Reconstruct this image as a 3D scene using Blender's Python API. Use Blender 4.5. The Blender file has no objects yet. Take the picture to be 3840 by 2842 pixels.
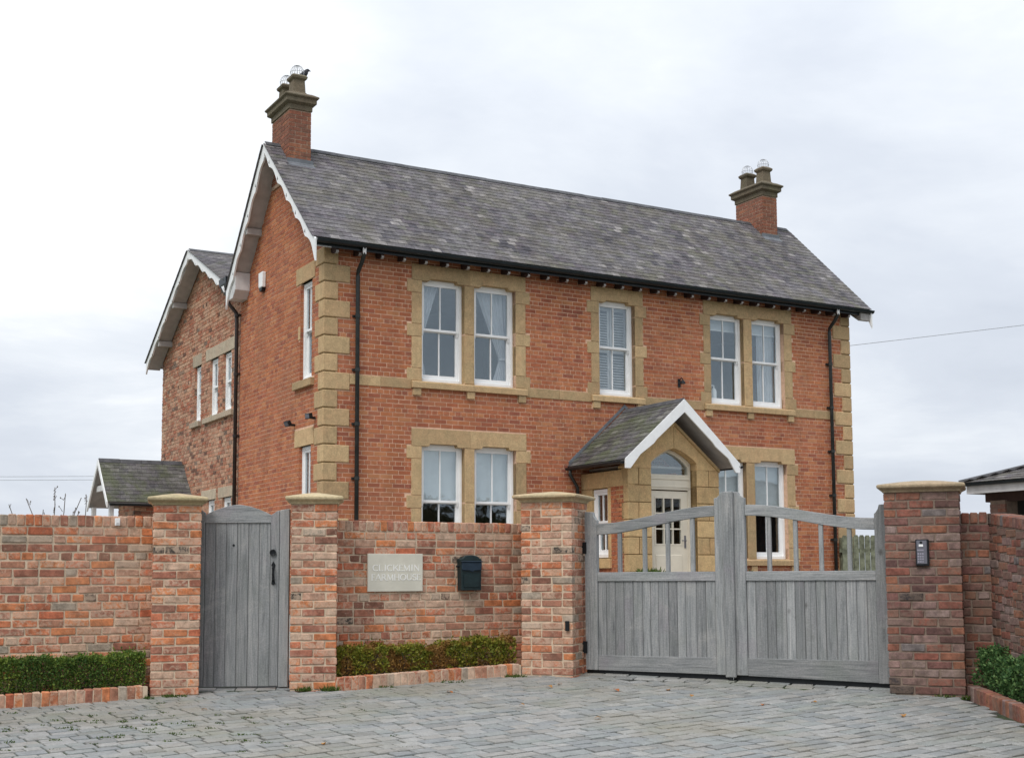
import bpy, bmesh, math, random
from mathutils import Matrix, Vector

random.seed(11)
sc = bpy.context.scene
C = sc.collection
R = math.radians

# ------------------------------------------------------------------ camera
CAM = Vector((0.0, 0.0, 1.2))
PITCH, ROLL = 0.0975, -0.0050
cam_d = bpy.data.cameras.new('camera')
cam_d.sensor_fit = 'HORIZONTAL'
cam_d.sensor_width = 36.0
cam_d.lens = 36.0 * 4898.0 / 3840.0
cam_d.shift_y = 264.0 / 3840.0
cam_d.clip_start = 0.1
cam_d.clip_end = 2000.0
cam = bpy.data.objects.new('camera', cam_d)
C.objects.link(cam)
_c, _s = math.cos(PITCH), math.sin(PITCH)
_cr, _sr = math.cos(ROLL), math.sin(ROLL)
_uc = Vector((0, -_s, _c))
_rt = Vector((1, 0, 0)) * _cr + _uc * _sr
_up = Vector((1, 0, 0)) * -_sr + _uc * _cr
_fw = Vector((0, _c, _s))
M4 = Matrix((( _rt.x, _up.x, -_fw.x, CAM.x), (_rt.y, _up.y, -_fw.y, CAM.y),
             (_rt.z, _up.z, -_fw.z, CAM.z), (0, 0, 0, 1)))
cam.matrix_world = M4
sc.camera = cam

# ------------------------------------------------------------------ light
SUN_AZ = R(208.0)      # direction the light comes from, clockwise from +Y
SUN_EL = R(54.0)
world = bpy.data.worlds.new('World')
sc.world = world
world.use_nodes = True
wn, wl = world.node_tree.nodes, world.node_tree.links
wn.clear()


def wnode(t, **kw):
    n = wn.new(t)
    for k, v in kw.items():
        setattr(n, k, v)
    return n


w_out = wnode('ShaderNodeOutputWorld')
w_bg = wnode('ShaderNodeBackground')
w_sky = wnode('ShaderNodeTexSky', sky_type='NISHITA', sun_disc=False,
              sun_elevation=SUN_EL, sun_rotation=SUN_AZ, air_density=1.0, dust_density=3.0)
w_skys = wnode('ShaderNodeVectorMath', operation='SCALE')
w_skys.inputs['Scale'].default_value = 0.09
wl.new(w_sky.outputs[0], w_skys.inputs[0])
w_tc = wnode('ShaderNodeTexCoord')
w_nor = wnode('ShaderNodeVectorMath', operation='NORMALIZE')
wl.new(w_tc.outputs['Generated'], w_nor.inputs[0])
w_sep = wnode('ShaderNodeSeparateXYZ')
wl.new(w_nor.outputs[0], w_sep.inputs[0])


def wmath(op, a, b=None, c=None, clamp=False):
    n = wnode('ShaderNodeMath', operation=op, use_clamp=clamp)
    for i, x in enumerate((a, b, c)):
        if x is None:
            continue
        if isinstance(x, (int, float)):
            n.inputs[i].default_value = x
        else:
            wl.new(x, n.inputs[i])
    return n.outputs[0]


_zp = wmath('ADD', wmath('MAXIMUM', w_sep.outputs[2], 0.0), 0.16)
w_cmb = wnode('ShaderNodeCombineXYZ')
wl.new(wmath('DIVIDE', w_sep.outputs[0], _zp), w_cmb.inputs[0])
wl.new(wmath('DIVIDE', w_sep.outputs[1], _zp), w_cmb.inputs[1])


def wnoise(scale, detail, rough, off, dist=0.0):
    mp = wnode('ShaderNodeMapping')
    mp.inputs['Location'].default_value = off
    wl.new(w_cmb.outputs[0], mp.inputs[0])
    n = wnode('ShaderNodeTexNoise')
    n.inputs['Scale'].default_value = scale
    n.inputs['Detail'].default_value = detail
    n.inputs['Roughness'].default_value = rough
    n.inputs['Distortion'].default_value = dist
    wl.new(mp.outputs[0], n.inputs[0])
    return n.outputs[0]


_n1 = wnoise(0.55, 6, 0.55, (3.1, 1.7, 0.0), 0.4)
_n2 = wnoise(1.7, 7, 0.6, (7.9, 4.2, 2.0), 0.3)
_nn = wmath('ADD', wmath('MULTIPLY', _n1, 0.68), wmath('MULTIPLY', _n2, 0.32))
# thin bright cloud high on the left of the view, ordinary grey cover elsewhere
w_dot = wnode('ShaderNodeVectorMath', operation='DOT_PRODUCT')
wl.new(w_nor.outputs[0], w_dot.inputs[0])
w_dot.inputs[1].default_value = Vector((-0.36, 0.86, 0.43)).normalized()
w_mr = wnode('ShaderNodeMapRange', interpolation_type='SMOOTHSTEP')
w_mr.inputs['From Min'].default_value = 0.952
w_mr.inputs['From Max'].default_value = 1.0
wl.new(w_dot.outputs['Value'], w_mr.inputs['Value'])
_f = wmath('ADD', _nn, wmath('MULTIPLY', w_mr.outputs[0], 0.25))
w_ramp = wnode('ShaderNodeValToRGB')
wl.new(_f, w_ramp.inputs[0])
cr = w_ramp.color_ramp
cr.elements[0].position = 0.32
cr.elements[0].color = (0.575, 0.62, 0.70, 1)
cr.elements[1].position = 0.46
cr.elements[1].color = (0.655, 0.70, 0.775, 1)
for p_, c_ in ((0.56, (0.77, 0.81, 0.865, 1)), (0.66, (0.97, 0.985, 1.0, 1)), (0.76, (1.1, 1.1, 1.1, 1))):
    e = cr.elements.new(p_)
    e.color = c_
w_mix = wnode('ShaderNodeMix', data_type='RGBA')
w_mix.inputs['Factor'].default_value = 0.94
wl.new(w_skys.outputs[0], w_mix.inputs[6])
wl.new(w_ramp.outputs[0], w_mix.inputs[7])
# overcast cover: brighter towards the zenith
_el = wmath('MAXIMUM', w_sep.outputs[2], 0.0)
_zen = wmath('ADD', wmath('MULTIPLY', wmath('POWER', _el, 2.0), 0.75), 1.0)
w_fin = wnode('ShaderNodeVectorMath', operation='SCALE')
wl.new(w_mix.outputs[2], w_fin.inputs[0])
wl.new(_zen, w_fin.inputs['Scale'])
wl.new(w_fin.outputs[0], w_bg.inputs[0])
w_bg.inputs[1].default_value = 1.0
wl.new(w_bg.outputs[0], w_out.inputs[0])

sun_d = bpy.data.lights.new('sun', 'SUN')
sun_d.energy = 1.5
sun_d.angle = R(22.0)
sun_d.color = (1.0, 0.965, 0.91)
sun = bpy.data.objects.new('sun', sun_d)
C.objects.link(sun)
_sd = Vector((math.sin(SUN_AZ) * math.cos(SUN_EL), math.cos(SUN_AZ) * math.cos(SUN_EL), math.sin(SUN_EL)))
sun.rotation_euler = _sd.to_track_quat('Z', 'Y').to_euler()
sun.location = (-6, -8, 20)

sc.view_settings.view_transform = 'Standard'
sc.view_settings.look = 'None'
sc.view_settings.gamma = 1.0
sc.view_settings.use_curve_mapping = False
sc.view_settings.exposure = 0.2
sc.render.engine = 'CYCLES'
sc.cycles.max_bounces = 6
sc.cycles.transparent_max_bounces = 12

# ------------------------------------------------------------------ helpers


class MB:
    def __init__(self):
        self.v = []
        self.f = []

    def add(self, vs, fs):
        n = len(self.v)
        self.v += [tuple(p) for p in vs]
        self.f += [tuple(i + n for i in f) for f in fs]
        return self

    def box(self, x0, x1, y0, y1, z0, z1, skip=''):
        vs = [(x0, y0, z0), (x1, y0, z0), (x1, y1, z0), (x0, y1, z0),
              (x0, y0, z1), (x1, y0, z1), (x1, y1, z1), (x0, y1, z1)]
        fs = {'b': (0, 3, 2, 1), 't': (4, 5, 6, 7), 'f': (0, 1, 5, 4), 'r': (1, 2, 6, 5), 'k': (2, 3, 7, 6), 'l': (3, 0, 4, 7)}
        return self.add(vs, [q for k, q in fs.items() if k not in skip])

    def prism(self, poly, m, d0, d1, caps=True):
        n = len(poly)
        vs = [m(a, b, d0) for a, b in poly] + [m(a, b, d1) for a, b in poly]
        fs = [(i, (i + 1) % n, (i + 1) % n + n, i + n) for i in range(n)]
        if caps:
            fs += [tuple(range(n)), tuple(range(2 * n - 1, n - 1, -1))]
        return self.add(vs, fs)

    def tube(self, pts, r, n=8, cap=True):
        pts = [Vector(p) for p in pts]
        rr = r if isinstance(r, (list, tuple)) else [r] * len(pts)
        rings = []
        up = Vector((0.03, 0.02, 1))
        for i, p in enumerate(pts):
            t = (pts[min(i + 1, len(pts) - 1)] - pts[max(i - 1, 0)]).normalized()
            a = t.cross(up)
            if a.length < 0.08:
                a = t.cross(Vector((1, 0, 0)))
            a.normalize()
            b = a.cross(t)
            rings.append([p + (a * math.cos(2 * math.pi * k / n) + b * math.sin(2 * math.pi * k / n)) * rr[i] for k in range(n)])
        vs = [q for g in rings for q in g]
        fs = []
        for i in range(len(pts) - 1):
            for k in range(n):
                fs.append((i * n + k, i * n + (k + 1) % n, (i + 1) * n + (k + 1) % n, (i + 1) * n + k))
        if cap:
            fs += [tuple(range(n - 1, -1, -1)), tuple((len(pts) - 1) * n + k for k in range(n))]
        return self.add(vs, fs)

    def loft(self, rings, cap=True):
        """rings: list of equal-length point lists"""
        n = len(rings[0])
        vs = [p for g in rings for p in g]
        fs = []
        for i in range(len(rings) - 1):
            for k in range(n):
                fs.append((i * n + k, i * n + (k + 1) % n, (i + 1) * n + (k + 1) % n, (i + 1) * n + k))
        if cap:
            fs += [tuple(range(n - 1, -1, -1)), tuple((len(rings) - 1) * n + k for k in range(n))]
        return self.add(vs, fs)

    def mesh(self, name, mat, smooth=False, bevel=0.0, seg=1):
        me = bpy.data.meshes.new(name)
        me.from_pydata(self.v, [], self.f)
        if bevel:
            bm = bmesh.new()
            bm.from_mesh(me)
            bmesh.ops.recalc_face_normals(bm, faces=bm.faces)
            es = [e for e in bm.edges if len(e.link_faces) == 2 and e.calc_face_angle(0) > 0.5]
            bmesh.ops.bevel(bm, geom=es, offset=bevel, segments=seg, affect='EDGES', profile=0.6)
            bm.to_mesh(me)
            bm.free()
        me.materials.append(mat)
        if smooth:
            me.polygons.foreach_set('use_smooth', [True] * len(me.polygons))
        me.update()
        return me

    def build(self, name, mat, parent=None, kind=None, smooth=False, bevel=0.0, loc=None, seg=1):
        o = bpy.data.objects.new(name, self.mesh(name, mat, smooth, bevel, seg))
        C.objects.link(o)
        if parent:
            o.parent = parent
        if loc:
            o.location = loc
        if kind:
            o['kind'] = kind
        return o


def piece(name, mesh, parent, loc, scale=None, rot=None):
    o = bpy.data.objects.new(name, mesh)
    C.objects.link(o)
    o.parent = parent
    o.location = loc
    if scale:
        o.scale = scale
    if rot:
        o.rotation_euler = rot
    return o


def empty(name, loc, rz=0.0):
    o = bpy.data.objects.new(name, None)
    o.empty_display_size = 0.2
    C.objects.link(o)
    o.location = loc
    o.rotation_euler = (0, 0, rz)
    return o


def tag(o, label, cat, group=None):
    o['label'] = label
    o['category'] = cat
    if group:
        o['group'] = group
    return o


def XZ(a, b, d):     # polygon in x-z, extruded along y
    return (a, d, b)


def YZ(a, b, d):     # polygon in y-z, extruded along x
    return (d, a, b)


def XY(a, b, d):
    return (a, b, d)


# ------------------------------------------------------------------ materials


class Mat:
    def __init__(self, name):
        self.m = bpy.data.materials.new(name)
        self.m.use_nodes = True
        self.n = self.m.node_tree.nodes
        self.l = self.m.node_tree.links
        self.n.clear()
        self.out = self.n.new('ShaderNodeOutputMaterial')
        self.b = self.n.new('ShaderNodeBsdfPrincipled')
        self.l.new(self.b.outputs[0], self.out.inputs[0])
        self.b.inputs['Specular IOR Level'].default_value = 0.3

    def put(self, sock, v):
        if isinstance(v, bpy.types.NodeSocket):
            self.l.new(v, sock)
        elif isinstance(v, (tuple, list)) and len(v) == 3 and sock.type == 'RGBA':
            sock.default_value = (*v, 1)
        else:
            sock.default_value = v

    def math(self, op, a, b=0.0, clamp=False):
        n = self.n.new('ShaderNodeMath')
        n.operation = op
        n.use_clamp = clamp
        self.put(n.inputs[0], a)
        self.put(n.inputs[1], b)
        return n.outputs[0]

    def rand(self):
        oi = self.n.new('ShaderNodeObjectInfo')
        g = self.n.new('ShaderNodeNewGeometry')
        return self.math('FRACT', self.math('ADD', oi.outputs['Random'], g.outputs['Random Per Island']))

    def coord(self, scale=(1, 1, 1), jitter=40.0, world=False):
        tc = self.n.new('ShaderNodeTexCoord')
        src = tc.outputs['Object']
        if world:
            src = self.n.new('ShaderNodeNewGeometry').outputs['Position']
        mp = self.n.new('ShaderNodeMapping')
        mp.inputs['Scale'].default_value = scale
        self.l.new(src, mp.inputs[0])
        if not jitter:
            return mp.outputs[0]
        oi = self.n.new('ShaderNodeObjectInfo')
        ad = self.n.new('ShaderNodeVectorMath')
        ad.operation = 'ADD'
        self.l.new(mp.outputs[0], ad.inputs[0])
        self.l.new(self.math('MULTIPLY', oi.outputs['Random'], jitter), ad.inputs[1])
        return ad.outputs[0]

    def noise(self, vec, scale, detail=4, rough=0.55, dist=0.0):
        n = self.n.new('ShaderNodeTexNoise')
        n.inputs['Scale'].default_value = scale
        n.inputs['Detail'].default_value = detail
        n.inputs['Roughness'].default_value = rough
        n.inputs['Distortion'].default_value = dist
        self.l.new(vec, n.inputs['Vector'])
        return n.outputs[0]

    def ramp(self, fac, stops, const=False):
        n = self.n.new('ShaderNodeValToRGB')
        c = n.color_ramp
        if const:
            c.interpolation = 'CONSTANT'
        while len(c.elements) < len(stops):
            c.elements.new(0.5)
        for e, (p, col) in zip(c.elements, stops):
            e.position = p
            e.color = (*col, 1) if len(col) == 3 else col
        self.put(n.inputs[0], fac)
        return n.outputs[0]

    def maprange(self, v, a, b, c=0.0, d=1.0, smooth=True):
        n = self.n.new('ShaderNodeMapRange')
        if smooth:
            n.interpolation_type = 'SMOOTHSTEP'
        self.put(n.inputs[0], v)
        for i, x in enumerate((a, b, c, d)):
            n.inputs[i + 1].default_value = x
        return n.outputs[0]

    def mix(self, fac, a, b, mode='MIX'):
        n = self.n.new('ShaderNodeMix')
        n.data_type = 'RGBA'
        n.blend_type = mode
        self.put(n.inputs[0], fac)
        self.put(n.inputs[6], a)
        self.put(n.inputs[7], b)
        return n.outputs[2]

    def gray(self, v):
        n = self.n.new('ShaderNodeCombineColor')
        for i in range(3):
            self.put(n.inputs[i], v)
        return n.outputs[0]

    def color(self, c):
        self.put(self.b.inputs['Base Color'], c)
        return self

    def rough(self, r):
        self.put(self.b.inputs['Roughness'], r)
        return self

    def bump(self, h, strength=0.3, dist=0.01):
        n = self.n.new('ShaderNodeBump')
        n.inputs['Strength'].default_value = strength
        n.inputs['Distance'].default_value = dist
        self.l.new(h, n.inputs['Height'])
        self.l.new(n.outputs[0], self.b.inputs['Normal'])
        return self


def brick_mat(name, stops, smear=0.35, smear_col=(0.56, 0.44, 0.34), dark=0.25, soil=None):
    k = Mat(name)
    u = k.rand()
    v = k.coord()
    base = k.ramp(u, stops, const=True)
    n1 = k.noise(v, 13, 6, 0.66)
    base = k.mix(k.maprange(n1, 0.3, 0.72, 0.0, 1.0), base, k.mix(0.55, base, (1, 1, 1), 'MIX'), 'MIX') if False else base
    base = k.mix(1.0, base, k.gray(k.maprange(n1, 0.25, 0.75, 1.0 - dark, 1.0 + dark)), 'MULTIPLY')
    n2 = k.noise(v, 22, 7, 0.72, 0.8)
    u2 = k.math('FRACT', k.math('MULTIPLY', u, 7.31))
    thr = k.math('SUBTRACT', n2, k.math('MULTIPLY', u2, 0.26))
    m = k.maprange(thr, 0.34, 0.50, 0.0, smear)
    base = k.mix(m, base, smear_col)
    n3 = k.noise(v, 60, 3, 0.6)
    base = k.mix(1.0, base, k.gray(k.maprange(n3, 0.3, 0.7, 0.88, 1.1)), 'MULTIPLY')
    if soil:
        wp = k.coord((1, 1, 1), 0, world=True)
        ns = k.noise(wp, 0.9, 4, 0.6)
        base = k.mix(k.maprange(ns, 0.45, 0.75, 0.0, soil[1]), base, soil[0])
    # uneven weathering and run-off over the whole wall
    ws = k.noise(k.coord((2.4, 2.4, 0.55), 0, world=True), 1.0, 6, 0.68, 0.5)
    base = k.mix(1.0, base, k.mix(k.maprange(ws, 0.30, 0.70), (0.88, 0.87, 0.85), (1.16, 1.17, 1.17)), 'MULTIPLY')
    wq = k.noise(k.coord((1, 1, 1), 0, world=True), 2.6, 5, 0.7, 0.6)
    base = k.mix(k.maprange(wq, 0.56, 0.74, 0, 0.38), base, smear_col)
    k.color(base).rough(0.88)
    k.bump(k.math('ADD', k.math('MULTIPLY', n2, 0.6), k.math('MULTIPLY', n3, 0.4)), 0.5, 0.006)
    return k.m


def flat(name, col, rough=0.6, var=0.12, scale=6.0, bump=0.0, spec=None, metal=0.0):
    k = Mat(name)
    v = k.coord()
    n = k.noise(v, scale, 5, 0.6)
    k.color(k.mix(1.0, col, k.gray(k.maprange(n, 0.3, 0.7, 1 - var, 1 + var)), 'MULTIPLY')).rough(rough)
    if spec is not None:
        k.b.inputs['Specular IOR Level'].default_value = spec
    k.b.inputs['Metallic'].default_value = metal
    if bump:
        k.bump(k.noise(v, scale * 8, 4, 0.6), bump, 0.005)
    return k.m


M = {}
M['brick'] = brick_mat('house_brick', [(0, (0.37, 0.118, 0.057)), (0.12, (0.43, 0.148, 0.066)), (0.30, (0.39, 0.124, 0.060)),
                                       (0.46, (0.44, 0.158, 0.070)), (0.60, (0.33, 0.104, 0.057)), (0.74, (0.40, 0.134, 0.068)),
                                       (0.90, (0.30, 0.10, 0.060)), (0.96, (0.47, 0.190, 0.086))], smear=0.22, smear_col=(0.50, 0.26, 0.14), dark=0.17,
                       soil=((0.36, 0.155, 0.085), 0.45))
M['brick_chimney'] = brick_mat('sooty_brick', [(0, (0.25, 0.095, 0.058)), (0.25, (0.30, 0.12, 0.068)), (0.5, (0.22, 0.085, 0.055)), (0.75, (0.28, 0.105, 0.065))], smear=0.4, smear_col=(0.17, 0.105, 0.075), dark=0.3)
M['mortar_chimney'] = flat('sooty_mortar', (0.42, 0.30, 0.22), 0.95, 0.2, 14, 0.3)
M['brick_wing'] = brick_mat('wing_brick', [(0, (0.40, 0.17, 0.10)), (0.15, (0.47, 0.24, 0.15)), (0.32, (0.37, 0.13, 0.075)), (0.48, (0.43, 0.235, 0.155)),
                                           (0.62, (0.33, 0.14, 0.09)), (0.78, (0.49, 0.29, 0.19)), (0.92, (0.17, 0.085, 0.06)), (0.97, (0.10, 0.06, 0.05))],
                            smear=0.4, smear_col=(0.50, 0.36, 0.26), dark=0.3)
_old = [(0, (0.48, 0.16, 0.075)), (0.10, (0.35, 0.145, 0.095)), (0.20, (0.52, 0.185, 0.08)), (0.30, (0.46, 0.27, 0.19)), (0.39, (0.46, 0.14, 0.072)), (0.49, (0.33, 0.13, 0.085)),
        (0.57, (0.50, 0.335, 0.24)), (0.65, (0.54, 0.195, 0.08)), (0.75, (0.38, 0.18, 0.115)), (0.83, (0.45, 0.15, 0.08)), (0.91, (0.24, 0.11, 0.075)), (0.945, (0.34, 0.28, 0.22)), (0.978, (0.05, 0.045, 0.04))]
M['brick_old'] = brick_mat('reclaimed_brick', _old, smear=0.66, smear_col=(0.58, 0.43, 0.32), dark=0.42, soil=((0.46, 0.28, 0.19), 0.35))
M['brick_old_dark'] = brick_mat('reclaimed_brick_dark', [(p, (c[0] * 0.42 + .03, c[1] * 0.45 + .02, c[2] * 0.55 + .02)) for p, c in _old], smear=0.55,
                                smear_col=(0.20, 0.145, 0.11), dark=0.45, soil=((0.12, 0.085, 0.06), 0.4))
M['mortar'] = flat('mortar', (0.70, 0.46, 0.32), 0.95, 0.14, 14, 0.3)
M['mortar_old'] = flat('mortar_old', (0.60, 0.47, 0.34), 0.95, 0.18, 14, 0.4)
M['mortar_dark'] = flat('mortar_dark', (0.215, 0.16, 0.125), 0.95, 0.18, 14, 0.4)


def stone_mat(name, col, green=0.25):
    k = Mat(name)
    u = k.rand()
    v = k.coord()
    base = k.mix(1.0, col, k.gray(k.maprange(u, 0, 1, 0.78, 1.16, False)), 'MULTIPLY')
    n1 = k.noise(v, 3.0, 6, 0.62)
    base = k.mix(k.maprange(n1, 0.38, 0.7, 0, 0.45), base, (col[0] * 1.12, col[1] * 0.96, col[2] * 0.95))
    n2 = k.noise(v, 2.1, 5, 0.6, 0.5)
    base = k.mix(k.maprange(n2, 0.52, 0.75, 0, green), base, (0.27, 0.27, 0.12))
    n3 = k.noise(v, 45, 4, 0.65)
    base = k.mix(1.0, base, k.gray(k.maprange(n3, 0.3, 0.7, 0.82, 1.13)), 'MULTIPLY')
    n5 = k.noise(k.coord((5, 5, 1.2)), 1.6, 6, 0.7, 0.7)
    base = k.mix(k.maprange(n5, 0.53, 0.72, 0, 0.42), base, (col[0] * 0.52, col[1] * 0.52, col[2] * 0.55))
    n6 = k.noise(v, 9, 5, 0.7)
    base = k.mix(1.0, base, k.gray(k.maprange(n6, 0.3, 0.7, 0.88, 1.1)), 'MULTIPLY')
    k.color(base).rough(0.9)
    k.bump(k.math('ADD', n3, k.math('MULTIPLY', n6, 0.8)), 0.5, 0.008)
    return k.m


M['stone'] = stone_mat('sandstone', (0.505, 0.36, 0.195), 0.12)
M['stone_porch'] = stone_mat('porch_sandstone', (0.53, 0.37, 0.185), 0.05)
M['stone_cap'] = stone_mat('cap_stone', (0.52, 0.42, 0.255), 0.45)
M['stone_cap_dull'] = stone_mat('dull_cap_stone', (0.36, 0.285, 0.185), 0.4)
M['stone_dirty'] = stone_mat('chimney_stone', (0.155, 0.13, 0.088), 0.2)
M['stone_joint'] = flat('stone_joint', (0.20, 0.135, 0.06), 0.95, 0.2)
M['lintel_grey'] = stone_mat('grey_lintel_stone', (0.47, 0.395, 0.29), 0.15)


def slate_mat(name, tint=(1, 1, 1), moss=0.5, moss_col=(0.142, 0.128, 0.088)):
    k = Mat(name)
    u = k.rand()
    v = k.coord()
    st = [(0, (0.105, 0.096, 0.104)), (0.18, (0.142, 0.130, 0.134)), (0.36, (0.112, 0.096, 0.107)), (0.54, (0.158, 0.145, 0.142)), (0.70, (0.122, 0.118, 0.100)),
          (0.84, (0.074, 0.068, 0.078)), (0.95, (0.26, 0.24, 0.23))]
    base = k.ramp(u, [(p, tuple(a * b for a, b in zip(c, tint))) for p, c in st], const=True)
    wp = k.coord((1, 1, 1), 0, world=True)
    nb = k.noise(wp, 0.85, 5, 0.62, 0.6)
    base = k.mix(k.maprange(nb, 0.36, 0.62, 0.5, 0.0), base, (0.185, 0.175, 0.18))
    nq = k.noise(wp, 4.2, 4, 0.7, 0.3)
    base = k.mix(1.0, base, k.gray(k.maprange(nq, 0.32, 0.68, 0.66, 1.3)), 'MULTIPLY')
    nm = k.noise(wp, 1.6, 5, 0.66, 0.4)
    base = k.mix(k.maprange(nm, 0.42, 0.66, 0, moss), base, moss_col)
    n3 = k.noise(v, 34, 5, 0.65)
    base = k.mix(1.0, base, k.gray(k.maprange(n3, 0.3, 0.72, 0.68, 1.25)), 'MULTIPLY')
    k.color(base).rough(0.75)
    k.bump(n3, 0.3, 0.004)
    return k.m


M['slate'] = slate_mat('roof_slate')
M['slate_porch'] = slate_mat('porch_slate', (0.80, 0.84, 0.80), 0.85, (0.105, 0.12, 0.062))
M['ridge'] = flat('ridge_tile', (0.085, 0.085, 0.09), 0.7, 0.3)
M['lead'] = flat('lead_flashing', (0.15, 0.16, 0.175), 0.55, 0.2)


def oak_mat(name, sx, sz, tone=0.25, wob=1.3):
    k = Mat(name)
    u = k.rand()
    v = k.coord((sx, 60, sz))
    n1 = k.noise(v, 1.0, 7, 0.68, wob)
    n2 = k.noise(k.coord((1, 1, 1)), 2.2, 4, 0.6)
    st = [(0.25, (tone * 0.46, tone * 0.48, tone * 0.48)), (0.47, (tone * .97, tone * 1.0, tone * 1.0)), (0.75, (tone * 1.55, tone * 1.52, tone * 1.47))]
    base = k.ramp(n1, st)
    base = k.mix(1.0, base, k.gray(k.maprange(u, 0, 1, 0.80, 1.16, False)), 'MULTIPLY')
    base = k.mix(k.maprange(n2, 0.5, 0.75, 0, 0.35), base, (tone * 0.72, tone * 0.80, tone * 0.68))
    base = k.mix(k.maprange(n2, 0.28, 0.45, 0.35, 0.0), base, (tone * 1.0, tone * 0.88, tone * 0.98))
    n4 = k.noise(k.coord((1, 1, 1), 0, world=True), 1.7, 6, 0.7, 0.9)
    base = k.mix(k.maprange(n4, 0.55, 0.72, 0, 0.5), base, (tone * 1.55, tone * 1.5, tone * 1.42))
    base = k.mix(k.maprange(n4, 0.28, 0.42, 0.5, 0.0), base, (tone * 0.55, tone * 0.57, tone * 0.50))
    vo = k.n.new('ShaderNodeTexVoronoi')      # knots
    vo.inputs['Scale'].default_value = 1.0
    k.l.new(k.coord((3.2, 3.2, 2.0)), vo.inputs['Vector'])
    base = k.mix(k.maprange(vo.outputs['Distance'], 0.03, 0.10, 0.75, 0.0), base, (tone * 0.30, tone * 0.29, tone * 0.27))
    n8 = k.noise(k.coord((1, 1, 1)), 90, 3, 0.7)
    base = k.mix(1.0, base, k.gray(k.maprange(n8, 0.3, 0.7, 0.85, 1.14)), 'MULTIPLY')
    k.color(base).rough(0.85)
    k.bump(n1, 0.5, 0.006)
    return k.m


M['oak_v'] = oak_mat('weathered_oak_upright', 36, 1.6, 0.275)
M['oak_w'] = oak_mat('weathered_oak_wavy', 17, 0.9, 0.285, 2.6)
M['oak_g'] = oak_mat('weathered_oak_coarse', 24, 1.2, 0.25, 1.8)
M['oak_h'] = oak_mat('weathered_oak_rail', 2.0, 40, 0.275)
M['white'] = flat('white_paint', (0.87, 0.87, 0.86), 0.45, 0.04)
M['white_dull'] = flat('dull_white_paint', (0.62, 0.61, 0.60), 0.6, 0.1)
M['soffit'] = flat('soffit_paint', (0.42, 0.40, 0.38), 0.7, 0.12)
M['cream'] = flat('cream_paint', (0.74, 0.68, 0.56), 0.45, 0.04)
M['cream_dk'] = flat('cream_groove', (0.50, 0.45, 0.36), 0.6, 0.05)
M['gutter'] = flat('gutter_black', (0.014, 0.019, 0.022), 0.35, 0.2)
M['pipe'] = flat('downpipe_black', (0.028, 0.030, 0.028), 0.4, 0.3)
M['pipe_brown'] = flat('downpipe_brown', (0.030, 0.020, 0.016), 0.4, 0.2)
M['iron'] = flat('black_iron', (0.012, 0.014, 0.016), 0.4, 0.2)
M['dark'] = flat('dark_interior', (0.05, 0.047, 0.044), 0.9, 0.1)
M['plaster'] = flat('room_plaster', (0.40, 0.37, 0.34), 0.9, 0.05)
M['rafter'] = flat('rafter_paint', (0.36, 0.34, 0.32), 0.7, 0.2)
M['fence'] = flat('mossy_fence', (0.18, 0.19, 0.13), 0.9, 0.4, 9)
M['wire'] = flat('galvanised_wire', (0.5, 0.51, 0.53), 0.4, 0.1, metal=0.5)
M['cloth'] = flat('curtain_cloth', (0.62, 0.63, 0.66), 0.9, 0.06)
M['blind'] = flat('blind_cloth', (0.66, 0.69, 0.70), 0.9, 0.04)
M['bird'] = flat('bird_feathers', (0.02, 0.02, 0.024), 0.6, 0.3)
M['soil'] = flat('soil', (0.045, 0.034, 0.025), 0.95, 0.4, 20, 0.6)
M['twig'] = flat('twig_bark', (0.16, 0.14, 0.125), 0.9, 0.2)
M['cable'] = flat('cable', (0.42, 0.44, 0.47), 0.7, 0.05)
M['plaque'] = flat('plaque_stone', (0.66, 0.63, 0.53), 0.8, 0.06, 5, 0.1)
M['letter'] = flat('letter_white', (0.92, 0.91, 0.87), 0.7, 0.02)
M['boxgreen'] = flat('letterbox_enamel', (0.014, 0.028, 0.030), 0.42, 0.25, 10)
M['boxlid'] = flat('letterbox_lid', (0.020, 0.036, 0.055), 0.35, 0.2, 10)
M['wood_brown'] = flat('dark_timber', (0.055, 0.03, 0.025), 0.8, 0.2)
M['wood_orange'] = flat('orange_timber', (0.30, 0.11, 0.035), 0.6, 0.2)
M['silver'] = flat('brushed_panel', (0.15, 0.15, 0.175), 0.4, 0.15)
M['key'] = flat('keypad_key', (0.30, 0.29, 0.34), 0.5, 0.1)
M['terracotta'] = flat('terracotta', (0.26, 0.12, 0.06), 0.85, 0.2)


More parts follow.
